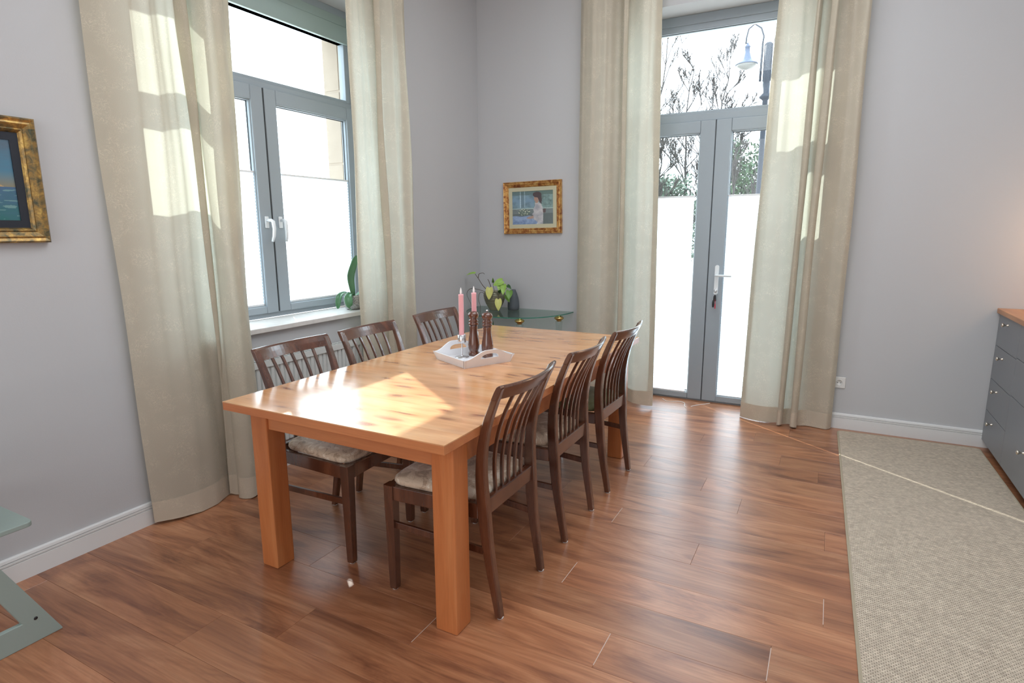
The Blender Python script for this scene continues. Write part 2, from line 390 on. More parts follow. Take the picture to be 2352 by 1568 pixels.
# ------------------------------------------------------------------ window_1 (left wall): local u=y, w=z, d = out of room
XF = -3.12
def fbox(mb, u0, u1, z0, z1, d0, d1, wall='L', mi=0):
    """box given along the wall; d is distance behind the frame's room face"""
    if wall == 'L': mb.box((XF-d1, u0, z0), (XF-d0, u1, z1), mi)
    else: mb.box((u0, 4.95+d0, z0), (u1, 4.95+d1, z1), mi)
    return mb
def ring(mb, u0, u1, z0, z1, w, d0, d1, wall, mi=0, wb=None, wt=None):
    wb = w if wb is None else wb; wt = w if wt is None else wt
    fbox(mb, u0, u0+w, z0, z1, d0, d1, wall, mi); fbox(mb, u1-w, u1, z0, z1, d0, d1, wall, mi)
    fbox(mb, u0+w, u1-w, z0, z0+wb, d0, d1, wall, mi); fbox(mb, u0+w, u1-w, z1-wt, z1, d0, d1, wall, mi)
def lever(parent, wall, u, z, sgn, curve=True):
    """window handle: rosette plus a curved grip pointing down"""
    P = (lambda a, b_, d: (XF+d+.012, a, b_)) if wall == 'L' else (lambda a, b_, d: (a, 4.95-d-.012, b_))
    h = MB(); fbox(h, u-.014, u+.014, z-.036, z+.036, -.022, -.011, wall)
    o = h.build('handle', m_handle, parent, bevel=.005, seg=3)
    g = MB().tube([P(u, z+.012, .01), P(u, z+.012, .045), P(u+.004*sgn, z+.004, .056), P(u+.006*sgn, z-.04, .060), P(u+.003*sgn, z-.085, .056), P(u-.001*sgn, z-.118, .046)],
        [.009, .010, .0115, .0105, .0095, .008], 10)
    g.build('grip', m_handle, o)
win = MB(); ring(win, 1.74, 3.47, .87, 2.905, .05, .004, .075, 'L', wt=.06, wb=.035)
fbox(win, 1.79, 3.42, 2.255, 2.30, .004, .07, 'L'); fbox(win, 2.615, 2.655, .905, 2.255, .012, .07, 'L')
win = win.build('window_1', m_pvc, bevel=.004); win['kind'] = 'structure'
fx = MB(); ring(fx, 1.79, 3.42, 2.29, 2.72, .045, .016, .07, 'L', wb=.03, wt=.03); fx.build('transom_frame', m_pvc, win, bevel=.004)
bxo = MB(); fbox(bxo, 1.79, 3.42, 2.69, 2.80, -.004, .07, 'L'); fbox(bxo, 1.79, 3.42, 2.80, 2.86, .002, .07, 'L'); bxo.build('shutter_box', m_box, win, bevel=.004)
fbox(MB(), 1.82, 3.39, 2.30, 2.70, .04, .046, 'L').build('pane', m_glass, win)
for (a, b_, hs, hu) in ((1.78, 2.63, 1, 2.585), (2.640, 3.43, -1, 2.69)):
    s_ = MB(); ring(s_, a, b_, .90, 2.265, .088, -.012, .045, 'L', wb=.045, wt=.085)
    so_ = s_.build('sash', m_pvc, win, bevel=.006, seg=3)
    bd = MB(); ring(bd, a+.082, b_-.082, .94, 2.186, .012, .0, .03, 'L'); bd.build('glazing_bead', m_pvc, so_, bevel=.004)
    sl = MB(); ring(sl, a+.093, b_-.093, .951, 2.175, .004, .022, .03, 'L'); sl.build('glass_seal', m_seal, so_)
    fbox(MB(), a+.094, b_-.094, .95, 2.176, .026, .032, 'L').build('pane', m_glass, so_)
    lever(so_, 'L', hu, 1.465, hs)
ms = MB(); fbox(ms, 2.6305, 2.6395, .905, 2.26, -.009, .04, 'L'); ms.build('center_seal', m_seal, win)
MB().box((-3.118, 1.74, .84), (-2.815, 3.47, .87)).build('trim_3', m_sill, bevel=.004)['kind'] = 'structure'

# ------------------------------------------------------------------ door_1 (back wall)
dr = MB(); ring(dr, -1.53, -.19, -.012, 3.015, .055, .004, .085, 'B', wb=.022, wt=.07)
fbox(dr, -1.475, -.245, 2.235, 2.29, .004, .08, 'B')
dr = dr.build('door_1', m_pvc, bevel=.004); dr['kind'] = 'structure'
fx = MB(); ring(fx, -1.475, -.245, 2.28, 2.955, .045, .014, .08, 'B', wb=.032, wt=.055); fx.build('transom_frame', m_pvc, dr, bevel=.004)
sl = MB(); ring(sl, -1.43, -.29, 2.312, 2.902, .005, .03, .045, 'B'); sl.build('glass_seal', m_seal, dr)
fbox(MB(), -1.44, -.28, 2.30, 2.91, .045, .051, 'B').build('pane', m_glass, dr)
for (a, b_) in ((-1.485, -.8635), (-.8575, -.235)):
    s_ = MB(); ring(s_, a, b_, .012, 2.235, .112, -.012, .05, 'B', wb=.05, wt=.09)
    so_ = s_.build('door_leaf', m_pvc, dr, bevel=.006, seg=3)
    bd = MB(); ring(bd, a+.106, b_-.106, .056, 2.151, .012, .0, .04, 'B'); bd.build('glazing_bead', m_pvc, so_, bevel=.004)
    sl = MB(); ring(sl, a+.117, b_-.117, .067, 2.14, .005, .03, .045, 'B'); sl.build('glass_seal', m_seal, so_)
    fbox(MB(), a+.118, b_-.118, .068, 2.139, .045, .051, 'B').build('pane', m_glass, so_)
leaf_r = so_
fbox(MB(), -.8635, -.8575, .012, 2.235, -.006, .05, 'B').build('center_seal', m_seal, dr)
pt = []
for k in range(24):
    a = 2*math.pi*k/24; cz = .117-.016 if math.sin(a) >= 0 else -.117+.016
    pt.append((-.790+.016*math.cos(a), 1.013+cz+.016*math.sin(a)))
hb = MB().prism(pt, lambda a, b_, t: (a, t, b_), 4.926, 4.939).build('handle', m_handle, leaf_r, bevel=.002)
MB().tube([(-.79, 4.93, 1.05), (-.79, 4.893, 1.05), (-.783, 4.884, 1.05), (-.77, 4.882, 1.05), (-.672, 4.882, 1.048)], [.011, .011, .011, .0095, .0085], 12).build('lever', m_handle, hb)
MB().lathe([(0, -.003), (.013, -.003), (.013, .004), (0, .004)], 16).build('lock_cylinder', m_steel, hb, (-.79, 4.925, .925)).rotation_euler.x = math.pi/2
# keys
k = thing('key_ring', 'bunch of keys with a black fob and red tag hanging in the door lock', 'keys', (-.787, 4.915, .925))
MB().box((-.0012, -.028, -.004), (.0012, .008, .004)).tube([(0, -.03, 0), (0, -.034, .002)], .003, 6).build('key', m_steel, k)
MB().tube([(.0+.012*math.sin(a), -.030, -.013+.012*math.cos(a)) for a in [i*math.pi/8 for i in range(17)]], .0012, 6).build('split_ring', m_steel, k)
MB().prism([(0, -.022), (.010, -.035), (.012, -.075), (-.012, -.085), (-.010, -.04)], lambda a, b_, t: (a, t, b_), -.036, -.028).build('leather_tab', m_key, k, bevel=.001)
MB().lathe([(0, -.03), (.006, -.028), (.009, -.01), (.010, .01), (.006, .028), (0, .03)], 14).build('fob', m_key, k, (-.010, -.032, -.098))
MB().box((-.004, -.004, -.018), (.004, .004, .018)).tube([(0, 0, .018), (-.002, 0, .055)], .0025, 6).build('tag', m_red, k, (.006, -.034, -.118), bevel=.001)

# ------------------------------------------------------------------ pleated blinds
def blind(wall, u0, u1, z0, z1, d, label):
    P = (lambda u, z, dd: Vector((XF-dd, u, z))) if wall == 'L' else (lambda u, z, dd: Vector((u, 4.95+dd, z)))
    t = thing('pleated_blind', label, 'blind', P((u0+u1)/2, z0, d), 0, 'pleated blinds on the lower panes')
    o0 = Vector(t.location)
    n = int((z1-z0-.03)/.01); n += n % 2
    def fn(a, b_):
        i = round(b_*n); return P(u0+(u1-u0)*a, z0+.012+(z1-z0-.024)*b_, d+(.007 if i % 2 else 0)-.0035)-o0
    mb = MB().grid(fn, 4, n, sm=False); o = mb.build('pleated_fabric', m_blind, t)
    for nm, z in (('bottom_rail', z0), ('top_rail', z1-.012)):
        r_ = MB(); fbox(r_, u0, u1, z, z+.012, d-.006, d+.008, wall)
        r_.v = [tuple(Vector(v_)-o0) for v_ in r_.v]; r_.build(nm, m_white, t, bevel=.002)
    for u in (u0+.05, u1-.05):
        MB().tube([P(u, z0, d+.001)-o0, P(u, z1, d+.001)-o0], .0007, 4).build('cord', m_cord, t)
blind('L', 1.87, 2.535, .950, 1.77, .010, 'white pleated blind on the left sash of the wide window, beside the curtain')
blind('L', 2.745, 3.335, .950, 1.77, .010, 'white pleated blind on the window sash behind the orchid')
blind('B', -1.370, -.998, .058, 1.672, -.004, 'white pleated blind on the left leaf of the glazed door')
blind('B', -.742, -.352, .058, 1.672, .006, 'white pleated blind on the glazed door leaf with the handle')

# ------------------------------------------------------------------ curtains
def curtain(wall, top, bot, ztop, zbot, label, seed):
    assert len(top) == len(bot) or True; t0 = spline(top, 150); b0 = spline(bot, 150); R_ = random.Random(seed); ph = R_.uniform(0, 9)
    def P(u, d, z): return Vector((XL+d, u, z)) if wall == 'L' else Vector((u, YB-d, z))
    o0 = P(top[0][0], 0, 0)
    def pos(a, b_, extra=0):
        i = round(a*150); k = b_**1.25; q = t0[i]*k+b0[i]*(1-k); z = zbot+(ztop-zbot)*b_
        w = .006*math.sin(z*2.1+a*9+ph)+.004*math.sin(z*4.7+a*21+ph*2)
        w += .0065*math.sin(q.x*62+ph)*(.25+.75*b_)+.003*math.sin(q.x*131+z*.7)*b_
        w *= min(1, 3*(1-b_)+.5)
        zz = z+(.010*math.sin(a*17+ph) if b_ < .02 else 0)*(1-b_*50)
        return P(q.x+.5*w, max(.022, q.y+w)-extra, max(.004, zz))-o0
    mb = MB().grid(pos, 150, 90); o = mb.build('curtain', m_curt)
    o.location = o0; tag(o, label, 'curtain', 'cream curtains')
    me = o.data; uv = me.uv_layers.new(name='uv'); L = [0]
    for i in range(150): L.append(L[-1]+(t0[i+1]-t0[i]).length)
    for lp in me.loops:
        vi = lp.vertex_index; uv.data[lp.index].uv = (L[vi % 151], (vi//151)/90*(ztop-zbot))
    hz = .115/(ztop-zbot)
    h = MB().grid(lambda a, b_: pos(a, b_*hz, -.0022), 150, 5).build('hem', m_hem, o)
    uv = h.data.uv_layers.new(name='uv')
    for lp in h.data.loops:
        vi = lp.vertex_index; uv.data[lp.index].uv = (L[vi % 151], (vi//151)/5*.115)
    return o
curtain('L', [(1.47,.05),(1.53,.11),(1.62,.13),(1.72,.11),(1.79,.07),(1.85,.09),(1.885,.15),(1.865,.16),(1.86,.10),(1.90,.06),(1.94,.07),(1.935,.13),(1.92,.20),(1.935,.235),(2.04,.195),(2.14,.125),(2.10,.11),(1.98,.17),(1.97,.13),(2.10,.085)],
        [(1.53,.03),(1.60,.08),(1.70,.11),(1.80,.11),(1.88,.08),(1.92,.06),(1.955,.06),(1.95,.075),(1.93,.08),(1.94,.09),(1.95,.11),(1.925,.14),(1.935,.185),(1.97,.215),(2.03,.20),(2.075,.17),(2.06,.145),(1.98,.155),(2.00,.13),(2.05,.13)],
        3.3, .006, 'cream damask curtain hanging left of the wide window, widest of the four', 1)
curtain('L', [(2.96,.135),(2.93,.14),(2.98,.16),(3.05,.14),(3.12,.12),(3.19,.10),(3.24,.14),(3.22,.165),(3.20,.14),(3.24,.11),(3.30,.12),(3.36,.15),(3.40,.12),(3.45,.10),(3.50,.14),(3.535,.12),(3.50,.125)],
        [(2.97,.145),(2.94,.15),(2.99,.17),(3.06,.16),(3.12,.13),(3.19,.12),(3.24,.15),(3.22,.175),(3.20,.15),(3.25,.13),(3.31,.14),(3.37,.17),(3.41,.14),(3.46,.12),(3.51,.15),(3.55,.13),(3.52,.13)],
        3.3, .006, 'cream curtain right of the wide window, beside the orchid pot', 2)
curtain('B', [(-1.855,.08),(-1.80,.13),(-1.70,.15),(-1.60,.13),(-1.53,.06),(-1.49,.08),(-1.46,.13),(-1.49,.15),(-1.50,.10),(-1.45,.06),(-1.41,.09),(-1.36,.14),(-1.28,.15),(-1.225,.125),(-1.23,.115),(-1.26,.135)],
        [(-1.845,.10),(-1.78,.15),(-1.68,.17),(-1.58,.15),(-1.52,.08),(-1.47,.09),(-1.44,.13),(-1.47,.15),(-1.48,.10),(-1.44,.07),(-1.40,.10),(-1.35,.16),(-1.30,.19),(-1.21,.175),(-1.165,.15),(-1.17,.14),(-1.20,.16)],
        3.3, .03, 'cream curtain left of the glazed door, behind the farthest chair on the right', 3)
curtain('B', [(-.405,.12),(-.43,.115),(-.425,.13),(-.38,.15),(-.28,.13),(-.21,.07),(-.17,.09),(-.165,.15),(-.19,.175),(-.205,.15),(-.18,.10),(-.14,.06),(-.095,.09),(-.075,.15),(-.09,.18),(-.125,.16),(-.105,.11),(-.05,.06),(-.01,.07),(.03,.10),(.07,.14),(.09,.12)],
        [(-.485,.045),(-.515,.04),(-.505,.055),(-.45,.085),(-.36,.11),(-.27,.10),(-.23,.11),(-.21,.15),(-.23,.175),(-.25,.155),(-.23,.12),(-.19,.08),(-.14,.10),(-.12,.15),(-.14,.18),(-.165,.165),(-.15,.12),(-.10,.08),(-.04,.07),(.02,.09),(.07,.10),(.10,.06)],
        3.3, .006, 'cream curtain right of the glazed door, above the rug corner', 4)

# ------------------------------------------------------------------ radiator
r = thing('radiator', 'white ribbed panel radiator on the wall under the window', 'radiator', (XL+.003, 2.12, 0))
body = MB(); prof = []
n = 31
for i in range(n):
    c_ = i*.0333
    prof += [(c_+.001, .062), (c_+.005, .072), (c_+.0235, .072), (c_+.0275, .062)]
pts = [(a, b_) for a, b_ in prof]
body.loft([[Vector((d, u, z)) for u, d in pts]+[Vector((.05, pts[-1][0], z)), Vector((.05, pts[0][0], z))] for z in (.19, .205, .645, .66)])
body.build('panel', m_rad, r)
MB().box((.018, 0, .185), (.03, 1.03, .665)).build('rear_panel', m_rad, r, bevel=.004)
g = MB(); g.box((.015, -.004, .672), (.022, 1.036, .69)); g.box((.073, -.004, .655), (.08, 1.036, .69))
for i in range(35): g.box((.022, i*.03, .684), (.073, i*.03+.012, .689))
g.build('top_grille', m_rad, r)
for y in (-.006, 1.03): MB().box((.015, y, .20), (.08, y+.006, .69)).build('side_cover', m_rad, r, bevel=.002)
for y in (.2, .85): MB().box((0, y, .25), (.02, y+.03, .62)).build('bracket', m_rad, r)
MB().tube([(.045, .95, .0), (.045, .95, .19)], .008, 8).build('pipe', m_rad, r)

# ------------------------------------------------------------------ dining table
TX0, TX1, TY0, TY1, TZ = -2.084, -1.021, 1.452, 3.603, .747
tcx, tcy = (TX0+TX1)/2, (TY0+TY1)/2
t = thing('dining_table', 'large honey pine dining table with knotty top and thick square legs', 'table', (tcx, tcy, 0))
hw, hl = (TX1-TX0)/2, (TY1-TY0)/2
NB = 20; bw = (2*hl-.002)/NB
for i in range(NB):
    g = .0
    MB().box((-hw, -bw/2+g, -.0035), (hw, bw/2-g, 0)).build('board', m_pine, t, (0, -hl+.001+bw*(i+.5), TZ))
MB().box((-hw+.0006, -hl+.0012, TZ-.034), (hw-.0006, hl-.0012, TZ-.0036)).build('tabletop_core', m_pinea, t, bevel=.0015)
LW = .092
for sx in (0, 1):
    for sy in (0, 1):
        lx = (-2.052, -1.053-LW)[sx]-tcx; ly = (1.548, 3.497-LW)[sy]-tcy
        MB().box((-LW/2, -LW/2, 0), (LW/2, LW/2, TZ-.0345)).build('leg', m_pinel, t, (lx+LW/2, ly+LW/2, 0), bevel=.006, seg=3)
ax0, ax1, ay0, ay1 = -2.052-tcx+.012, -1.053-tcx-.012, 1.548-tcy+.012, 3.497-tcy-.012
for a, b_ in (((ax0+.08, ay0), (ax1-.08, ay0+.024)), ((ax0+.08, ay1-.024), (ax1-.08, ay1)), ((ax0, ay0+.08), (ax0+.024, ay1-.08)), ((ax1-.024, ay0+.08), (ax1, ay1-.08))):
    MB().box((*a, .618), (*b_, TZ-.0345)).build('apron', m_pinea, t, bevel=.002)

# ------------------------------------------------------------------ chairs (local +x = forward)
post_x = [(.0, -.240), (.10, -.223), (.2, -.207), (.3, -.194), (.415, -.186), (.5, -.180), (.6, -.180), (.7, -.196), (.765, -.215), (.83, -.241), (.89, -.270), (.96, -.306)]
post_y = [(0, .176), (.42, .188), (.9, .210)]
post_d = [(0, .026), (.2, .036), (.42, .046), (.6, .038), (.89, .023)]
sag = .036
def px(z): return sum(lerp_tab(post_x, z+dz) for dz in (-.03, 0, .03))/3
def rail_x(y, z): return px(z)-sag*(1-(y/.21)**2)*max(0, min(1, (z-.46)/.40))
def chair(seatmat):
    c = thing('dining_chair', 'x', 'chair')
    for s in (-1, 1):
        rings = []
        for k in range(17):
            z = .006+(.889-.006)*k/16; x = px(z); y = s*lerp_tab(post_y, z); d = lerp_tab(post_d, z)/2; w = .0155
            b_ = .004
            rings.append([(x-d+b_, y-w, z), (x+d-b_, y-w, z), (x+d, y-w+b_, z), (x+d, y+w-b_, z), (x+d-b_, y+w, z), (x-d+b_, y+w, z), (x-d, y+w-b_, z), (x-d, y-w+b_, z)])
        MB().loft(rings).build('rear_post', m_dark, c)
        rg = []
        for z, w in ((.006, .0155), (.02, .0165), (.38, .0215), (.446, .0215)):
            cx, cy = .2235, s*.2085; b_ = .003; w2 = w
            rg.append([(cx-w+b_, cy-w2, z), (cx+w-b_, cy-w2, z), (cx+w, cy-w2+b_, z), (cx+w, cy+w2-b_, z), (cx+w-b_, cy+w2, z), (cx-w+b_, cy+w2, z), (cx-w, cy+w2-b_, z), (cx-w, cy-w2+b_, z)])
        MB().loft(rg).build('leg', m_dark, c)
        # side rail and stretcher
        def beam(p0, p1, hz, w):
            p0 = Vector(p0); p1 = Vector(p1); n_ = Vector((-(p1-p0).y, (p1-p0).x, 0)).normalized()*w/2
            u = Vector((0, 0, hz))
            return MB().add([p0-n_, p0+n_, p0+n_+u, p0-n_+u, p1-n_, p1+n_, p1+n_+u, p1-n_+u], [(0, 1, 2, 3), (7, 6, 5, 4), (0, 4, 5, 1), (1, 5, 6, 2), (2, 6, 7, 3), (3, 7, 4, 0)])
        beam((-.165, s*.190, .386), (.205, s*.212, .386), .058, .022).build('side_rail', m_dark, c, bevel=.003)
        beam((-.185, s*.183, .245), (.209, s*.207, .265), .027, .013).build('stretcher', m_dark, c, bevel=.002)
    # curved front rail
    def fr(a, b_):
        return a
    rings = []
    for k in range(13):
        y = -.19+.38*k/12; x = .228+.010*(1-(y/.2)**2); zb = .384+.010*(1-(y/.19)**2)
        rings.append([(x-.011, y, zb), (x+.011, y, zb), (x+.011, y, .446), (x-.011, y, .446)])
    MB().loft(rings).build('front_rail', m_dark, c, bevel=.002)
    MB().box((-.198, -.178, .398), (-.174, .178, .462)).build('rear_rail', m_dark, c, bevel=.004)
    # top rail
    rings = []
    for k in range(25):
        y = -.226+.452*k/24; rg = []
        for z, o_ in ((.843, -.010), (.842, .009), (.870, .010), (.889, .009), (.896, .003), (.896, -.005), (.889, -.011), (.868, -.0115)):
            rg.append((rail_x(max(-.21, min(.21, y)), z)+o_, y, z+.004*abs(y/.22)**2))
        rings.append(rg)
    MB().loft(rings, sm=False).build('top_rail', m_dark, c, bevel=.002)
    for k in range(-2, 3):
        rings = []
        for q in range(13):
            z = .455+.397*q/12; y = k*(.050+.012*q/12); x = rail_x(y, z)+.006*math.sin(math.pi*q/12)
            w, d = .0062, .0065
            rings.append([(x-d, y-w, z), (x+d, y-w, z), (x+d, y+w, z), (x-d, y+w, z)])
        MB().loft(rings).build('slat', m_dark, c, bevel=.002)
    # upholstered seat
    def outline(t_, grow):
        n_ = 40; out = []
        for i in range(n_):
            a = 2*math.pi*i/n_; e = .28
            cx = math.copysign(abs(math.cos(a))**e, math.cos(a)); sy = math.copysign(abs(math.sin(a))**e, math.sin(a))
            x = .030+cx*.200*grow; hy = .186+.030*(cx+1)/2
            out.append((x, sy*hy*grow, t_))
        return out
    levels = [(.444, .955), (.448, .99), (.458, 1.012), (.470, 1.0), (.480, .95), (.487, .86), (.493, .68), (.496, .42), (.497, .15)]
    MB().loft([outline(z, g_) for z, g_ in levels], sm=True).build('seat', seatmat, c)
    for (x, y) in ((-.240, .176), (-.240, -.176), (.2235, .2085), (.2235, -.2085)):
        MB().lathe([(0, 0), (.012, 0), (.013, .003), (.012, .007), (0, .007)], 12).build('glide', m_glide, c, (x, y, 0))
    return c
proto = chair(m_seat)
seatg = None
spots = [
 (-1.210, 1.885, math.pi, 'dark wood slat-back chair at the near right side of the table, closest to the camera'),
 (-1.212, 2.495, math.pi, 'middle dark slat-back chair of the three on the door side of the table'),
 (-1.205, 3.090, math.pi, 'dark slat-back chair with an olive green seat, farthest on the door side'),
 (-1.945, 1.940, 0, 'dark slat-back chair with beige seat, nearest on the window side of the table'),
 (-1.950, 2.470, 0, 'middle dark slat-back chair of the three on the window side of the table'),
 (-1.965, 3.120, 0, 'dark slat-back chair farthest on the window side, behind the pink candles')]
for i, (x, y, rz, lab) in enumerate(spots):
    c = proto if i == 0 else copy_tree(proto)
    c.location = (x, y, 0); c.rotation_euler.z = rz+(0, .01, -.02, .02, .015, -.01)[i]
    tag(c, lab, 'chair', 'dark slat-back dining chairs')
    if i == 2:
        for ch in c.children:
            if ch.name.startswith('seat'):
                ch.data = ch.data.copy(); ch.data.materials[0] = m_seatg; ch['label'] = 'olive green seat'

# ------------------------------------------------------------------ tray and what stands on it
TA = math.atan2(.119, -.246)   # direction B->A
B0 = Vector((-1.529, 2.366, TZ))
ex = Vector((-.900, .436, 0)); ey = Vector((.436, .900, 0))     # ex: low side direction, ey: handled side
tw, tl = .275, .275
tc = B0+ex*tw/2+ey*tl/2
tr = thing('serving_tray', 'small white wooden tray with cut-out handles on the pine table', 'tray', tc, math.atan2(ey.x*-1, ey.y))
# local axes: local x = -ex , local y = ey
hx, hy = tw/2, tl/2; FL = .022
MB().box((-hx, -hy, .002), (hx, hy, .010)).build('base', m_white, tr)
for s in (-1, 1):   # low sides at y=+-hy
    rings = []
    for z, f_ in ((0, 0), (.043, 1)):
        y = s*(hy+FL*.6*f_); e = hx+FL*f_
        rings.append([(-e, y-s*.008, z), (e, y-s*.008, z), (e, y, z), (-e, y, z)])
    MB().loft(rings).build('low_side', m_white, tr, bevel=.0015)
# handled ends with arch and slot, at x=+-hx
def endwall(s):
    mb = MB(); nU = 44
    def toph(u): a = abs(u); return .043+.040*(1 if a < .16 else (.5+.5*math.cos(math.pi*(a-.16)/.76) if a < .92 else 0))
    def slot(u):
        a = abs(u)/.36
        if a >= 1: return None
        return .040, .040+.024*math.sqrt(max(0, 1-a**2.6))
    def P(u, z, side):
        f_ = z/.043; x = s*(hx+FL*f_*.75)-(s*.009 if side else 0); y = u*(hy+FL*.6*(min(f_, 1.0) if abs(u) > .93 else 1)); return (x, y, z)
    us = [-1+2*i/nU for i in range(nU+1)]
    for i in range(nU):
        ua, ub = us[i], us[i+1]; um = (ua+ub)/2; sl_ = slot(um)
        cols = []
        if sl_ is None: cols = [((0, 0), (toph(ua), toph(ub)))]
        else:
            sa = slot(ua) or (.040, .040); sb = slot(ub) or (.040, .040)
            cols = [((0, 0), (.040, .040)), ((sa[1], sb[1]), (toph(ua), toph(ub)))]
        for (l, h_) in cols:
            p0, p1, p2, p3 = P(ua, l[0], 0), P(ub, l[1], 0), P(ub, h_[1], 0), P(ua, h_[0], 0)
            q0, q1, q2, q3 = P(ua, l[0], 1), P(ub, l[1], 1), P(ub, h_[1], 1), P(ua, h_[0], 1)
            mb.add([p0, p1, p2, p3, q0, q1, q2, q3], [(0, 1, 2, 3), (7, 6, 5, 4), (0, 4, 5, 1), (3, 2, 6, 7)]+([(0, 3, 7, 4)] if i == 0 else [])+([(1, 5, 6, 2)] if i == nU-1 else []))
    return mb
for s in (-1, 1): endwall(s).build('handled_end', m_white, tr)
def candle(x, y, h0, lab):
    c = thing('candlestick', lab, 'candlestick', (x, y, .757), 0, 'candlesticks on the tray')
    MB().lathe([(0, 0), (.036, 0), (.037, .002), (.034, .004), (.008, .006), (.0035, .010), (.0032, .08), (.0035, .083), (0, .083)], 28).build('stem', m_steel, c)
    MB().lathe([(0, .080), (.0205, .080), (.0215, .082), (.0215, .119), (.019, .121), (.0165, .120), (.016, .10), (0, .10)], 28).build('cup', m_steel, c)
    c2 = thing('candle', 'pink taper candle in the '+lab.split(' ')[0]+' silver candlestick', 'candle', (x, y, .757+.101), 0, 'pink taper candles')
    MB().lathe([(0, 0), (.0125, 0), (.0135, .02), (.0130, h0-.012), (.0135, h0-.004), (.0125, h0), (.008, h0-.003), (0, h0-.004)], 20).build('wax', m_wax, c2)
    MB().lathe([(0, 0), (.0045, .004), (.0062, .012), (.0050, .022), (.0020, .034), (0, .040)], 14, (0, 0, h0-.004)).build('flame_tip', m_waxw, c2)
    return c
candle(-1.662, 2.551, .230, 'nearer silver candlestick on the white tray, holding the left pink candle')
candle(-1.653, 2.662, .228, 'farther silver candlestick half hidden behind the pepper mills')
def mill(x, y, h, lab):
    c = thing('pepper_mill', lab, 'mill', (x, y, .757), 0, 'turned wooden mills on the tray')
    MB().lathe([(0, 0), (.027, 0), (.029, .004), (.029, .016), (.025, .021), (.023, .027), (.027, .033), (.030, .045), (.031, .060), (.028, .085), (.0225, .115), (.0205, .140), (.0215, .155), (.024, .162), (.0, .162)], 28).build('body', m_mill, c)
    MB().lathe([(0, .163), (.022, .163), (.027, .168), (.027, .175), (.021, .179), (.026, .184), (.026, .190), (.020, .195), (.022, .202), (.0285, .212), (.029, .220), (.025, .230), (.012, .2355), (0, .236)], 28).build('head', m_mill, c)
    if h > .24: MB().lathe([(0, .236), (.003, .236), (.003, .240), (.006, .243), (.006, .247), (.003, .250), (0, .250)], 12).build('knob', m_steel, c)
    return c
mill(-1.632, 2.620, .236, 'dark turned wooden mill without knob, left of the pair on the tray')
mill(-1.545, 2.615, .250, 'dark turned wooden pepper mill with a metal knob, right of the pair on the tray')

# ------------------------------------------------------------------ glass table in the corner
gt = thing('glass_console', 'half-round glass side table with brass and acrylic columns in the corner', 'table', (-2.38, 4.695, 0))
pts = [(.465*math.copysign(abs(math.cos(a))**.8, math.cos(a)), -.565*abs(math.sin(a))**.9) for a in [math.pi*i/48 for i in range(49)]]
MB().prism(pts, lambda a, b_, t_: (a, b_, t_), .711, .720).build('glass_top', m_gtop, gt)
eg = MB(); out = [(a*1.002, b_*1.002) for a, b_ in pts]
eg.loft([[(a, b_, .7115), (a*1.004, b_*1.004-.0002, .7115), (a*1.004, b_*1.004-.0002, .7195), (a, b_, .7195)] for a, b_ in out], caps=True).build('glass_edge', m_gedge, gt)
for (x, y) in ((-.22, -.50), (.42, -.20), (.20, -.49), (-.42, -.20)):
    if x == -.22: continue
    MB().lathe([(0, 0), (.045, 0), (.048, .02), (.03, .035), (.026, .06), (.026, .60), (.030, .63), (0, .63)], 16, (x, y, .03)).build('column', m_acryl, gt)
    MB().lathe([(0, .66), (.018, .66), (.022, .664), (.020, .670), (.030, .674), (.040, .684), (.041, .690), (.030, .700), (.016, .705), (.016, .711), (0, .711)], 24, (x, y, 0)).build('finial', m_brass, gt)
    MB().lathe([(0, 0), (.05, 0), (.05, .02), (.035, .032), (0, .032)], 20, (x, y, 0)).build('foot', m_brass, gt)

def leaf_mesh(mb, base, tip, width, up, fold=.15, cup=.1, notch=0, mi=0, n=9, heart=False, curl=None):
    base = Vector(base); tip = Vector(tip); ax = tip-base; L = ax.length; t_ = ax.normalized(); up = Vector(up).normalized()
    sd_ = t_.cross(up).normalized(); nn = sd_.cross(t_).normalized(); vs = []; fs = []
    for i in range(n+1):
        s = i/n
        w = width*(math.sin(math.pi*min(1, s*.93+.07)**(.62 if heart else .9))**(.8 if heart else 1)) if s < 1 else .0
        c_ = base+ax*s+nn*(cup*L*math.sin(math.pi*s))
        if curl: c_ = c_+Vector(curl)*(s*s)
        off = -t_*(notch*(1-s)**4 if heart else 0)
        vs += [c_+sd_*w+nn*(fold*w)+off, c_+sd_*w*.5+nn*(fold*w*.4)+off*.8, c_, c_-sd_*w*.5+nn*(fold*w*.4)+off*.8, c_-sd_*w+nn*(fold*w)+off]
    for i in range(n):
        for j_ in range(4): a = i*5+j_; fs.append((a, a+1, a+6, a+5))
    mb.add(vs, fs, mi, True); return mb
# potted philodendron
pp = thing('potted_plant', 'trailing heart-leaf plant in a ribbed bronze-green pot on the glass table', 'plant', (-2.575, 4.49, .7205))
prof = [(0, 0), (.042, 0), (.046, .004), (.060, .03), (.080, .065), (.092, .10), (.097, .13), (.094, .15), (.088, .163), (.084, .165), (.083, .158), (.088, .13), (.07, .12), (0, .12)]
pr2 = []
for i in range(40):
    z = .004+.155*i/39; pr2.append((lerp_tab([(b_, a) for a, b_ in prof[2:9]], z)+.0012*math.sin(i*1.6), z))
MB().lathe([(0, 0), (.042, 0)]+pr2+[(.084, .165), (.081, .158), (.084, .14), (0, .14)], 32).build('pot', m_bronze, pp)
MB().lathe([(0, .138), (.084, .138), (.083, .147), (.05, .153), (0, .155)], 20).build('soil', m_soil, pp)
def off(p_): return Vector(p_)-Vector((-2.575, 4.49, .7205))
def stem(pts, rad=.003): MB().tube([off(p_) for p_ in spline(pts, 14)], [rad*(1-.4*i/14) for i in range(15)], 6).build('stem', m_stem, pp)
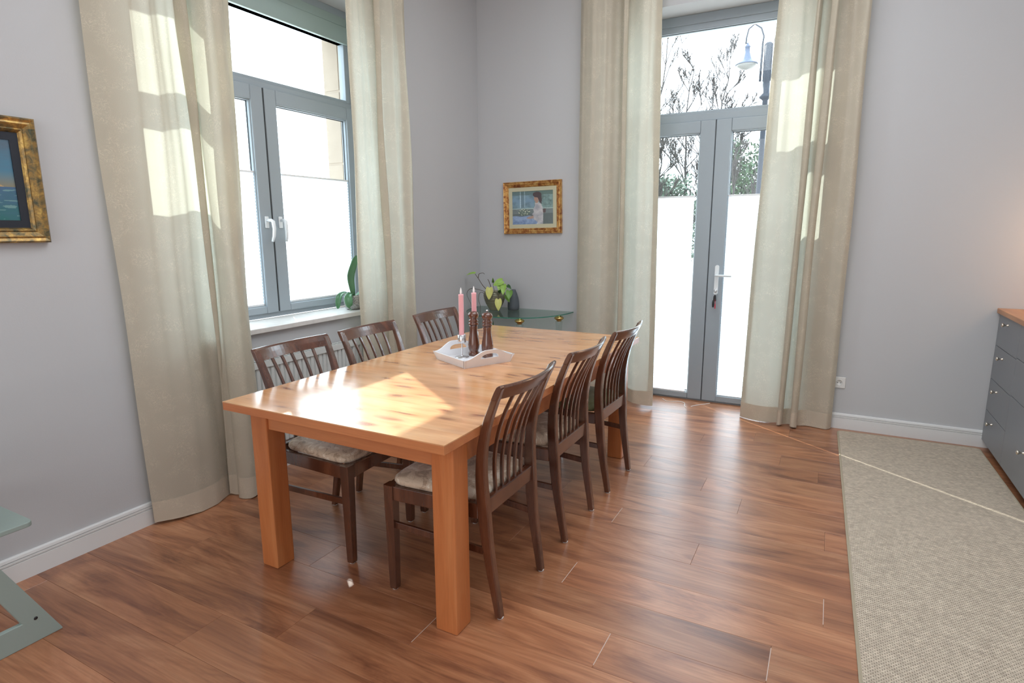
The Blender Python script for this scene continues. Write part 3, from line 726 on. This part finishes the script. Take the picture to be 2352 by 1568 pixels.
stem([(-2.60, 4.47, .87), (-2.66, 4.45, .925), (-2.70, 4.44, .985), (-2.74, 4.44, 1.035)], .0035)
stem([(-2.71, 4.44, 1.00), (-2.70, 4.44, 1.035), (-2.66, 4.44, 1.045), (-2.645, 4.44, 1.035)], .003)
stem([(-2.58, 4.46, .87), (-2.59, 4.45, .93), (-2.61, 4.45, .98), (-2.62, 4.45, .99)], .0035)
stem([(-2.55, 4.46, .87), (-2.56, 4.45, .92), (-2.565, 4.45, .98)], .002)
stem([(-2.62, 4.46, .87), (-2.69, 4.42, .90), (-2.78, 4.42, .905), (-2.83, 4.44, .85), (-2.80, 4.46, .76), (-2.78, 4.45, .66)], .0025)
stem([(-2.63, 4.44, .86), (-2.665, 4.40, .88), (-2.68, 4.39, .82), (-2.665, 4.40, .75), (-2.68, 4.40, .66)], .0022)
stem([(-2.52, 4.47, .87), (-2.50, 4.45, .92), (-2.49, 4.44, .965)], .0025)
stem([(-2.49, 4.47, .87), (-2.45, 4.45, .90), (-2.42, 4.44, .93)], .0025)
stem([(-2.52, 4.44, .86), (-2.485, 4.40, .86), (-2.48, 4.38, .81)], .002)
tv = Vector((.45, -.8, .35))
def lf(b_, tp, w, m_, cur=None, up=None): leaf_mesh(MB(), off(b_), off(tp), w, up or tv, .25, .08, .35*w, heart=True, curl=cur).build('leaf', m_, pp)
lf((-2.735, 4.43, 1.040), (-2.815, 4.41, 1.020), .020, m_leafl, up=(.3, -.3, .9))
lf((-2.565, 4.45, .965), (-2.550, 4.42, 1.01), .010, m_leaf)
lf((-2.555, 4.37, .925), (-2.550, 4.35, .825), .032, m_leafy)
lf((-2.455, 4.42, .985), (-2.525, 4.38, .945), .030, m_leafl)
lf((-2.475, 4.42, .965), (-2.470, 4.38, .905), .030, m_leafl)
lf((-2.445, 4.42, .955), (-2.425, 4.37, .870), .026, m_leafl)
lf((-2.400, 4.44, .900), (-2.385, 4.40, .830), .030, m_leaf)
lf((-2.47, 4.37, .83), (-2.458, 4.35, .735), .030, m_leafy)
lf((-2.44, 4.46, .86), (-2.40, 4.44, .80), .022, m_leaf)
lf((-2.50, 4.44, .88), (-2.455, 4.42, .945), .014, m_snake)
lf((-2.43, 4.46, .945), (-2.38, 4.44, .915), .015, m_snake)
# dark vase
v_ = MB().lathe([(0, 0), (.046, 0), (.050, .004), (.052, .03), (.050, .07), (.043, .11), (.032, .145), (.022, .168), (.019, .178), (.015, .178), (.018, .165), (.02, .10), (0, .10)], 28).build('vase', m_slatev)
v_.location = (-2.435, 4.58, .7205); tag(v_, 'tapered slate-grey vase behind the heart-leaf plant on the glass table', 'vase')
# snake plant in a floor pot behind the dining table
sp = thing('snake_plant', 'dark green snake plant standing on the floor under the glass table', 'plant', (-2.60, 4.33, 0))
MB().lathe([(0, 0), (.07, 0), (.075, .01), (.095, .17), (.10, .19), (.095, .19), (.088, .17), (0, .165)], 28).build('pot', m_slatev, sp)
for (x, y, lx, ly, h, w) in ((-.07, -.02, -.23, -.02, .66, .022), (-.03, .03, -.14, .0, .52, .024), (.02, -.02, .01, -.05, .60, .026), (.05, .0, .115, -.02, .655, .026), (.03, .04, .17, .05, .55, .022), (0, -.04, -.05, -.10, .50, .025), (.06, .02, .26, .03, .60, .02)):
    leaf_mesh(MB(), (x, y, .16), (lx, ly, h), w, (.4, -.9, .1), .3, .02).build('leaf', m_snake, sp, solid=.003)

# ------------------------------------------------------------------ orchid on the sill
oc = thing('potted_orchid', 'flowerless orchid in a silver hammered pot on the window sill', 'plant', (-2.925, 3.12, .8705))
MB().lathe([(0, 0), (.045, 0), (.052, .003), (.062, .022), (.067, .045), (.067, .07), (.063, .092), (.059, .102), (.056, .102), (.058, .085), (.0, .085)], 36).build('pot', m_chrome, oc)
dm = MB()   # hammered scales
for r_ in range(9):
    for k in range(30):
        a = 2*math.pi*(k+.5*(r_ % 2))/30; z = .012+r_*.0098; rad = lerp_tab([(0, .050), (.022, .062), (.045, .067), (.07, .067), (.092, .063), (.102, .059)], z)
        c_ = Vector((rad*math.cos(a), rad*math.sin(a), z)); tn = Vector((-math.sin(a), math.cos(a), 0)); nr = Vector((math.cos(a), math.sin(a), 0))
        dm.add([c_+tn*.0065, c_+Vector((0, 0, .0055)), c_-tn*.0065, c_-Vector((0, 0, .0055)), c_+nr*.0022], [(0, 1, 4), (1, 2, 4), (2, 3, 4), (3, 0, 4)])
dmo = dm.build('hammered_scales', m_chrome, oc); dmo['kind'] = 'stuff'
MB().lathe([(0, .08), (.057, .08), (.055, .088), (0, .092)], 20).build('bark', m_soil, oc)
def ol(pts, ws, up):
    sp_ = spline(pts, 16); up = Vector(up); mb = MB(); rings = []
    for i, q in enumerate(sp_):
        t_ = (sp_[min(i+1, 16)]-sp_[max(i-1, 0)]).normalized(); sd_ = t_.cross(up).normalized(); nn = sd_.cross(t_)
        w = lerp_tab(ws, i/16)
        rings.append([q+sd_*w+nn*w*.35, q+sd_*w*.5+nn*w*.12, q, q-sd_*w*.5+nn*w*.12, q-sd_*w+nn*w*.35])
    mb.loft(rings, 0, True, False, False).build('leaf', m_orchid, oc, solid=.003)
WS = [(0, .008), (.2, .020), (.5, .027), (.8, .022), (.95, .010), (1, .002)]
ol([(0, .0, .085), (0, -.015, .15), (-.01, -.012, .23), (-.01, .03, .32), (-.01, .06, .37)], WS, (.9, -.35, .1))
ol([(0, -.01, .085), (.0, -.07, .12), (.0, -.13, .11), (.0, -.155, .06), (.0, -.160, .02)], [(0, .006), (.3, .014), (.6, .020), (.9, .014), (1, .004)], (.3, 0, 1))
ol([(.02, -.02, .09), (.03, -.06, .115), (.045, -.10, .095), (.06, -.115, .04), (.06, -.10, .006)], [(0, .008), (.3, .020), (.6, .028), (.85, .020), (1, .003)], (.3, -.2, 1))
ol([(0, .02, .09), (.02, .07, .112), (.03, .13, .105), (.03, .19, .075)], WS, (.1, 0, 1))

# ------------------------------------------------------------------ pictures
def paint_mesh(w, h, nu, nv, fn):
    me_b = MB().grid(lambda a, b_: ((a-.5)*w, 0, (b_-.5)*h), nu, nv, sm=False)
    me = D.meshes.new('canvas'); me.from_pydata(me_b.v, [], me_b.f); me.materials.append(m_paint)
    at = me.color_attributes.new('col', 'FLOAT_COLOR', 'POINT')
    for j_ in range(nv+1):
        for i in range(nu+1):
            c_ = fn(i/nu, j_/nv); at.data[j_*(nu+1)+i].color = (*c_, 1)
    return me
def mixc(a, b_, t_): t_ = max(0, min(1, t_)); return tuple(x+(y-x)*t_ for x, y in zip(a, b_))
def nz(x, y, s, k=0): return noise.noise(Vector((x*s, y*s, k)))
def inpoly(x, y, P):
    r_ = False; n_ = len(P)
    for i in range(n_):
        (xa, ya), (xb, yb) = P[i], P[i-1]
        if (ya > y) != (yb > y) and x < (xb-xa)*(y-ya)/(yb-ya)+xa: r_ = not r_
    return r_
def garden(u, v):      # u right, v up: seated person with flowers at a table in front of foliage
    x = u+nz(u, v, 40, 5)*.008; y = v+nz(u, v, 40, 9)*.008
    n1 = nz(u, v, 9, 1)+.5*nz(u, v, 25, 2)
    c_ = mixc((.13, .20, .19), (.25, .37, .36), .5+n1)
    if x < .55: c_ = mixc(c_, (.20, .32, .45), max(0, .8-abs(y-.7)*2.0+n1*.3))
    if abs(x-.20) < .012 and y > .5: c_ = (.45, .60, .68)
    if .22 < x < .29 and y > .5: c_ = mixc(c_, (.16, .24, .28), .7)
    if abs(x-.31) < .01 and y > .52: c_ = (.35, .48, .55)
    if y > .88: c_ = mixc(c_, (.07, .11, .08), .5+n1*.5)
    if .46 < y < .49: c_ = (.38, .50, .48)
    if y <= .46: c_ = mixc((.13, .16, .16), (.20, .24, .24), (y > .32)*.8+n1*.4)
    if y < .25+.01*math.sin(x*20) and x < .62-.0*y: c_ = mixc((.17, .25, .42), (.30, .40, .58), .5+n1+(y-.1)*2)
    if x < .60 and .20 < y < .25 and x > .35: c_ = (.22, .32, .48)
    if .74 < x < .82 and .34 < y < .46: c_ = (.13, .09, .09)
    d = math.hypot((x-.30)/.15, (y-.37)/.10)
    if d < 1:
        c_ = mixc(c_, (.10, .16, .10), .5)
        if nz(u, v, 30, 3) > .20: c_ = (.66, .68, .55)
    if inpoly(x, y, [(.34, .18), (.40, .23), (.52, .26), (.56, .22), (.52, .17), (.42, .16)]): c_ = (.44, .30, .24)
    if inpoly(x, y, [(.56, .64), (.62, .67), (.70, .62), (.745, .50), (.76, .30), (.75, 0), (.60, 0), (.62, .06), (.53, .15), (.52, .27), (.48, .30), (.53, .36), (.52, .45), (.56, .55)]):
        c_ = mixc((.36, .36, .40), (.58, .57, .57), .55+n1*.8)
    if inpoly(x, y, [(.56, .86), (.64, .84), (.66, .72), (.63, .64), (.575, .63), (.57, .69), (.545, .72), (.535, .77)]): c_ = (.42, .27, .21)
    if math.hypot((x-.615)/.105, (y-.885)/.085) < 1 or inpoly(x, y, [(.60, .86), (.715, .88), (.73, .72), (.715, .60), (.68, .65), (.64, .76)]): c_ = (.085, .060, .065)
    return c_
def sea(u, v):
    n1 = nz(u, v, 10, 4)*.5+.3*nz(u*.4, v, 40, 2)
    if v < .42:
        c_ = mixc((.03, .15, .15), (.07, .14, .25), v/.42+n1*.5)
        if nz(u*.5, v*2.4, 18, 7) > .28: c_ = mixc(c_, (.20, .36, .34), .7)
    else:
        c_ = mixc((.07, .22, .33), (.10, .15, .20), (v-.5)*1.8+n1*.5)
        if v < .62: c_ = mixc((.24, .22, .15), c_, (v-.42)/.2)
    if inpoly(u, v, [(.58, .42), (.925, .42), (.83, .50), (.76, .60), (.70, .80), (.60, .46)]): c_ = (.48, .32, .15)
    if inpoly(u, v, [(.5, .42), (.9, .42), (.84, .36), (.55, .36)]): c_ = (.10, .06, .04)
    return c_
def picture(name, label, w, h, mw, matm, matw, frm, me, loc, rz, tilt, depth=.03):
    t_ = thing(name, label, 'picture', loc, rz); t_.rotation_euler.y = tilt
    prof = [(0, 0), (0, depth*.75), (.12*mw, depth), (.30*mw, depth*.85), (.42*mw, depth*.93), (.72*mw, depth*.62), (.80*mw, depth*.70), (.92*mw, depth*.55), (mw, depth*.35), (mw, 0)]
    mb = MB(); rings = []
    for (sx, sz) in ((-1, -1), (1, -1), (1, 1), (-1, 1), (-1, -1)):
        rings.append([(sx*(w/2-a), -d_, sz*(h/2-a)) for a, d_ in prof])
    mb.loft(rings, caps=False).build('frame', frm, t_)
    iw, ih = w/2-mw*.98, h/2-mw*.98; cw, ch = iw-matw, ih-matw
    m2 = MB()
    for a, b_ in (((-iw, -ih), (iw, -ch)), ((-iw, ch), (iw, ih)), ((-iw, -ch), (-cw, ch)), ((cw, -ch), (iw, ch))):
        m2.box((a[0], -depth*.34, a[1]), (b_[0], -depth*.20, b_[1]))
    m2.build('mat_board', matm, t_)
    MB().box((-iw, -.003, -ih), (iw, -.0005, ih)).build('backing', m_darkmat, t_)
    o = link('canvas', me(2*cw, 2*ch), t_, (0, -depth*.22, 0))
    return t_
picture('framed_picture', 'small gold-framed painting of a person seated at a flower table, on the back wall', .552, .442, .048, m_cream, .034, m_gold,
    lambda a, b_: paint_mesh(a, b_, 260, 200, garden), (-2.305, YB-.001, 1.600), 0, -.016)
picture('framed_picture', 'seascape painting in a heavy aged gold frame at the left edge of the left wall', .66, .478, .058, m_darkmat, .030, m_gold2,
    lambda a, b_: paint_mesh(a, b_, 280, 200, sea), (XL+.001, .947, 1.609), math.pi/2, 0, .035)

# ------------------------------------------------------------------ rug
rg = thing('runner_rug', 'long beige woven runner rug with bound edges beside the grey drawers', 'rug', (.138, 4.612, 0), math.radians(1.1))
RWd, RL = .815, 4.1
def rrect(x0, y0_, x1, y1, r_, n_=6):
    o_ = []
    for cx, cy, a0 in ((x1-r_, y1-r_, 0), (x0+r_, y1-r_, 90), (x0+r_, y0_+r_, 180), (x1-r_, y0_+r_, 270)):
        for i in range(n_+1): a = math.radians(a0+90*i/n_); o_.append((cx+r_*math.cos(a), cy+r_*math.sin(a)))
    return o_
MB().prism(rrect(.006, -RL+.006, RWd-.006, -.006, .03), lambda a, b_, t_: (a, b_, t_), .001, .0085).build('pile', m_rug, rg)
o1 = rrect(0, -RL, RWd, 0, .035); o2 = rrect(.011, -RL+.011, RWd-.011, -.011, .026); nn_ = len(o1); bm_ = MB()
rings = [[(*o1[i % nn_], .0005), (*o1[i % nn_], .007), (*[(a+b_)/2 for a, b_ in zip(o1[i % nn_], o2[i % nn_])], .0105), (*o2[i % nn_], .0088)] for i in range(nn_+1)]
bm_.loft(rings, 0, False, False, False).build('binding', m_bind, rg)

# ------------------------------------------------------------------ kitchen base cabinets and worktop
def cab(y0_, y1, fronts, label, cz=0):
    c = thing('base_cabinet', label, 'cabinet', (.965, y0_, 0), 0, 'grey base cabinets')
    L_ = y1-y0_
    MB().box((.019, .001, .055), (.62, L_-.001, .884)).build('carcass', m_grey, c)
    MB().box((.075, .0, .0), (.60, L_, .055)).build('toe_kick', m_toe, c)
    for z0, z1, ky, nm in fronts:
        d_ = MB().box((0, .0015, z0+.0015), (.018, L_-.0015, z1-.0015)).build(nm, m_grey, c, bevel=.0015)
        for kk in ky:
            kb = MB().lathe([(0, 0), (.008, 0), (.008, .002), (.0045, .006), (.0045, .016), (.009, .021), (.0125, .026), (.012, .031), (.006, .034), (0, .0345)], 18).build('knob', m_nickel, d_, (0, kk, (z0+z1)/2+.055*(nm == 'drawer')*(z1-z0 > .19)*cz))
            kb.rotation_euler.y = -math.pi/2
    return c
cab(4.195, 4.690, [(.683, .884, (.262,), 'drawer'), (.468, .683, (.275,), 'drawer'), (.261, .468, (.29,), 'drawer'), (.055, .261, (.29,), 'drawer')],
    'slate grey base cabinet of four drawers with round knobs, against the back wall', 1)
cab(3.40, 4.195, [(.692, .884, (.4,), 'drawer'), (.475, .692, (.4,), 'drawer'), (.055, .475, (.4,), 'drawer')],
    'slate grey base cabinet with wide drawers at the right edge, nearer the camera')
wt = MB().box((-.325, -.65, -.030), (.325, .65, 0)).build('worktop', m_oak, bevel=.003)
wt.location = (1.275, 4.045, .9145); tag(wt, 'oak worktop lying on the slate grey cabinets', 'worktop')

# ------------------------------------------------------------------ socket
sk = thing('wall_socket', 'white wall socket low beside the right door curtain', 'socket', (.125, YB, .335))
MB().box((-.04, -.009, -.04), (.04, -.0005, .04)).build('plate', m_sock, sk, bevel=.004, seg=3)
MB().lathe([(0, .0005), (.0195, .0005), (.0195, .0012), (.021, .0016), (.023, .0012), (.023, -.001), (0, -.001)], 24).build('recess', m_sock, sk, (0, -.009, 0)).rotation_euler.x = math.pi/2
for x in (-.0095, .0095): MB().lathe([(0, 0), (.0026, 0), (.0026, .0005), (0, .0005)], 10).build('hole', m_seal, sk, (x, -.0103, 0)).rotation_euler.x = math.pi/2

# ------------------------------------------------------------------ cords on the floor by the door
for i, pts in enumerate((((-1.16, 4.86, .003), (-1.10, 4.80, .003), (-1.02, 4.84, .003), (-.97, 4.82, .003), (-.95, 4.74, .003), (-.93, 4.69, .003)), ((-.90, 4.74, .003), (-.87, 4.79, .003), (-.82, 4.85, .003), (-.78, 4.90, .003)))):
    o = MB().tube(spline(pts, 24), .0022, 6).build('blind_cord', m_cord)
    tag(o, ('longer white cord curled on the floor under the left door leaf', 'short white cord on the floor under the right door leaf')[i], 'cord', 'cords on the floor by the door')

# ------------------------------------------------------------------ high chair at the left edge
hc = thing('high_chair', 'grey-green wooden high chair with slanted side boards at the left edge', 'chair', (-2.36, .92, 0))
def side(x0, x1):
    mb = MB()
    # one board: floor runner joined to the slanted upright (hole between them is open to the rear)
    o_ = [(0, 0), (0, .006), (-.145, .316), (-.36, .786), (-.435, .786), (-.160, .197), (-.113, .087), (-.62, .087), (-.66, .03), (-.66, 0)]
    quads = [[(0, 0), (0, .006), (-.0375, .087), (-.113, .087), (-.113, 0)], [(-.113, .0), (-.113, .087), (-.62, .087), (-.66, .03), (-.66, 0)],
             [(-.0375, .087), (-.145, .316), (-.218, .316), (-.113, .087)], [(-.145, .316), (-.362, .79), (-.436, .79), (-.218, .316)]]
    mb.prism(o_, lambda a, b_, t_: (t_, a, b_), x0, x1)
    return mb
for x0, x1 in ((-.005, .015), (-.445, -.425)): side(x0, x1).build('side_board', m_green, hc, bevel=.0025)
MB().lathe([(0, 0), (.006, 0), (.006, .0012), (0, .0012)], 12).build('screw', m_key, hc, (.0148, -.073, .087)).rotation_euler.y = math.pi/2
MB().prism(rrect(-.425, -.32, -.0, -.028, .02), lambda a, b_, t_: (a, b_, t_), .413, .431).build('footrest', m_green, hc, bevel=.003)
MB().prism(rrect(-.425, -.47, -.005, -.17, .02), lambda a, b_, t_: (a, b_, t_), .60, .618).build('seat', m_green, hc, bevel=.003)
MB().box((-.425, -.40, .70), (-.005, -.38, .78)).build('backrest', m_green, hc, bevel=.003)
MB().box((-.425, -.60, .03), (-.005, -.575, .07)).build('crossbar', m_green, hc, bevel=.002)

# ------------------------------------------------------------------ outside
m_ground = mat('grey_paving', (.45, .44, .42), .9, var=.1)
MB().box((-60, 5.2, -.5), (40, 70, -.35)).build('ground', m_ground)['kind'] = 'structure'
MB().box((-60, -20, -.5), (XL-.40, 5.2, -.35)).build('ground', m_ground)['kind'] = 'structure'
m_post = mat('blue_black_post_paint', (.012, .016, .026), .5)
m_shade = mat('blue_grey_lamp_metal', (.05, .07, .12), .45)
m_opal = mat('opal_lamp_glass', (.16, .15, .135), .3)
LX, LY = -1.80, 17.0
lp = thing('street_lamp', 'double-armed street lamp with bell shade outside the glazed door', 'street lamp', (LX, LY, -.35))
MB().lathe([(0, 0), (.16, 0), (.16, .25), (.10, .35), (.085, .6), (.07, 3.0), (.065, 4.95), (.09, 4.98), (.15, 5.02), (.15, 5.08), (.09, 5.12), (.085, 5.4), (.10, 5.42), (.10, 6.28), (.06, 6.32), (0, 6.32)], 16).build('post', m_post, lp)
for s in (-1, 1):
    MB().tube([(s*.155, 0, 5.42), (s*.150, 0, 6.30)], .028, 8).build('side_bar', m_post, lp)
    MB().tube([(s*.155, 0, 6.25), (s*.13, 0, 6.48), (s*.20, 0, 6.68), (s*.36, 0, 6.80), (s*.50, 0, 6.70), (s*.54, 0, 6.50), (s*.545, 0, 6.36)] if s < 0 else
              [(s*.155, 0, 6.25), (s*.13, 0, 6.35), (s*.17, 0, 6.55), (s*.30, 0, 6.70), (s*.46, 0, 6.66), (s*.54, 0, 6.50), (s*.545, 0, 6.36)], .022, 8).build('arm', m_post, lp)
    sh = MB().lathe([(0, .45), (.02, .45), (.03, .41), (.075, .36), (.065, .34), (.060, .34), (.065, .22), (.085, .16), (.12, .06), (.16, .0), (.27, -.05), (.275, -.065), (.26, -.07), (.15, -.03), (0, -.02)], 24).build('shade', m_shade, lp, (s*.50, 0, 5.93))
    MB().lathe([(.255, -.068), (.22, -.11), (.12, -.17), (.0, -.19)], 24).build('opal_bowl', m_opal, sh)
m_bark = mat('grey_brown_bark', (.06, .05, .046), .9, bump=.5)
m_bark2 = mat('dark_bark', (.04, .034, .03), .9, bump=.5)
def bare_tree(x, y, h, seed, label, spread=.35, dens=3, m_=None, r0_=.05, lean=0):
    R_ = random.Random(seed); t_ = thing('bare_tree', label, 'tree', (x, y, -.35), 0, 'bare trees outside')
    trunk = MB(); br_ = MB()
    pts = []; p_ = Vector((0, 0, 0))
    n_ = 12
    for i in range(n_+1): pts.append(Vector((lean*(i/n_)**1.5*h+R_.uniform(-.04, .04)*i/3, R_.uniform(-.04, .04), h*i/n_)))
    trunk.tube(pts, [r0_*(1-i/n_)+.008 for i in range(n_+1)], 6)
    def branch(p0, d_, L_, r_, lvl):
        k = 4; q = [p0]; dd = d_.copy()
        for i in range(k):
            dd = (dd+Vector((R_.uniform(-.22, .22), R_.uniform(-.22, .22), R_.uniform(-.02, .20)))).normalized(); q.append(q[-1]+dd*L_/k)
        br_.tube(q, [r_*(1-i/k)+.010 for i in range(k+1)], 3, caps=False)
        if lvl > 0:
            for i in range(dens+(lvl == 2)):
                f_ = R_.uniform(.25, 1); ii = min(k-1, int(f_*k)); pp_ = q[ii].lerp(q[ii+1], f_*k-ii)
                nd = (dd+Vector((R_.uniform(-.9, .9), R_.uniform(-.9, .9), R_.uniform(-.1, .6)))).normalized()
                branch(pp_, nd, L_*R_.uniform(.35, .6), r_*.5, lvl-1)
    for i in range(3, n_):
        for _ in range(2):
            a = R_.uniform(0, 6.28); d_ = Vector((math.cos(a)*spread*2, math.sin(a)*spread*2, .8)).normalized()
            branch(pts[i], d_, h*.30*(1.15-i/n_), r0_*.30*(1-i/n_)+.004, 3 if dens < 4 else 2)
    trunk.build('trunk', m_ or m_bark, t_); b2 = br_.build('branches', m_ or m_bark, t_); b2['kind'] = 'stuff'
bare_tree(-7.0, 23, 10.2, 11, 'leaning bare tree farthest left through the door transom', .25, 2, lean=.16)
bare_tree(-4.75, 22, 7.7, 12, 'slim upright bare tree in the middle of the transom view', .3, 3, r0_=.06)
bare_tree(-4.15, 24, 7.0, 15, 'smaller bare tree just right of the upright one', .3, 3)
bare_tree(-3.6, 22, 8.0, 13, 'bare forked tree below the street lamp head', .28, 3, r0_=.06)
bare_tree(-4.9, 19, 5.0, 14, 'low twiggy bare tree seen in the left door leaf', .6, 4, m_bark2)
bare_tree(-2.75, 19, 5.3, 16, 'dense bare tree seen in the right door leaf behind the lamp post', .6, 4, m_bark2)
m_bushp = mat('pale_green_foliage', (.13, .17, .125), .7, var=.3, vscale=2)
m_bushd = mat('dark_green_foliage', (.045, .08, .035), .7, var=.4, vscale=2)
def bush(x, y, z0, rx, rz_, n_, seed, m_, label, leaf=.07):
    R_ = random.Random(seed); t_ = thing('bush', label, 'bush', (x, y, -.35)); mb = MB()
    for i in range(n_):
        while True:
            q = Vector((R_.uniform(-1, 1), R_.uniform(-1, 1), R_.uniform(-1, 1)))
            if .35 < q.length < 1+.35*nz(q.x, q.y, 2.2, q.z*2+seed): break
        c_ = Vector((q.x*rx, q.y*rx*.8, z0+q.z*rz_)); a = Vector((R_.gauss(0, 1), R_.gauss(0, 1), R_.gauss(0, 1))).normalized()*leaf*R_.uniform(.6, 1.3)
        b_ = a.cross(Vector((R_.gauss(0, 1), R_.gauss(0, 1), R_.gauss(0, 1)))).normalized()*leaf*.5
        if c_.z < .05: continue
        mb.add([c_-a, c_-b_, c_+a, c_+b_], [(0, 1, 2, 3)])
    f_ = mb.build('foliage', m_, t_); f_['kind'] = 'stuff'
    st = MB()
    for i in range(9):
        a = R_.uniform(0, 6.28); st.tube([(0, 0, 0), (math.cos(a)*rx*.3, math.sin(a)*rx*.3, z0*.7), (math.cos(a)*rx*.7, math.sin(a)*rx*.6, z0+rz_*.5)], [.05, .03, .01], 5)
    st.build('stem', m_bark2, t_)
bush(-5.6, 20.5, 2.0, 1.9, 1.85, 15000, 5, m_bushp, 'pale green bush behind the left door pane')
bush(-2.9, 22.0, 2.4, 1.15, 2.3, 10000, 6, m_bushd, 'dark evergreen bush behind the right door pane')
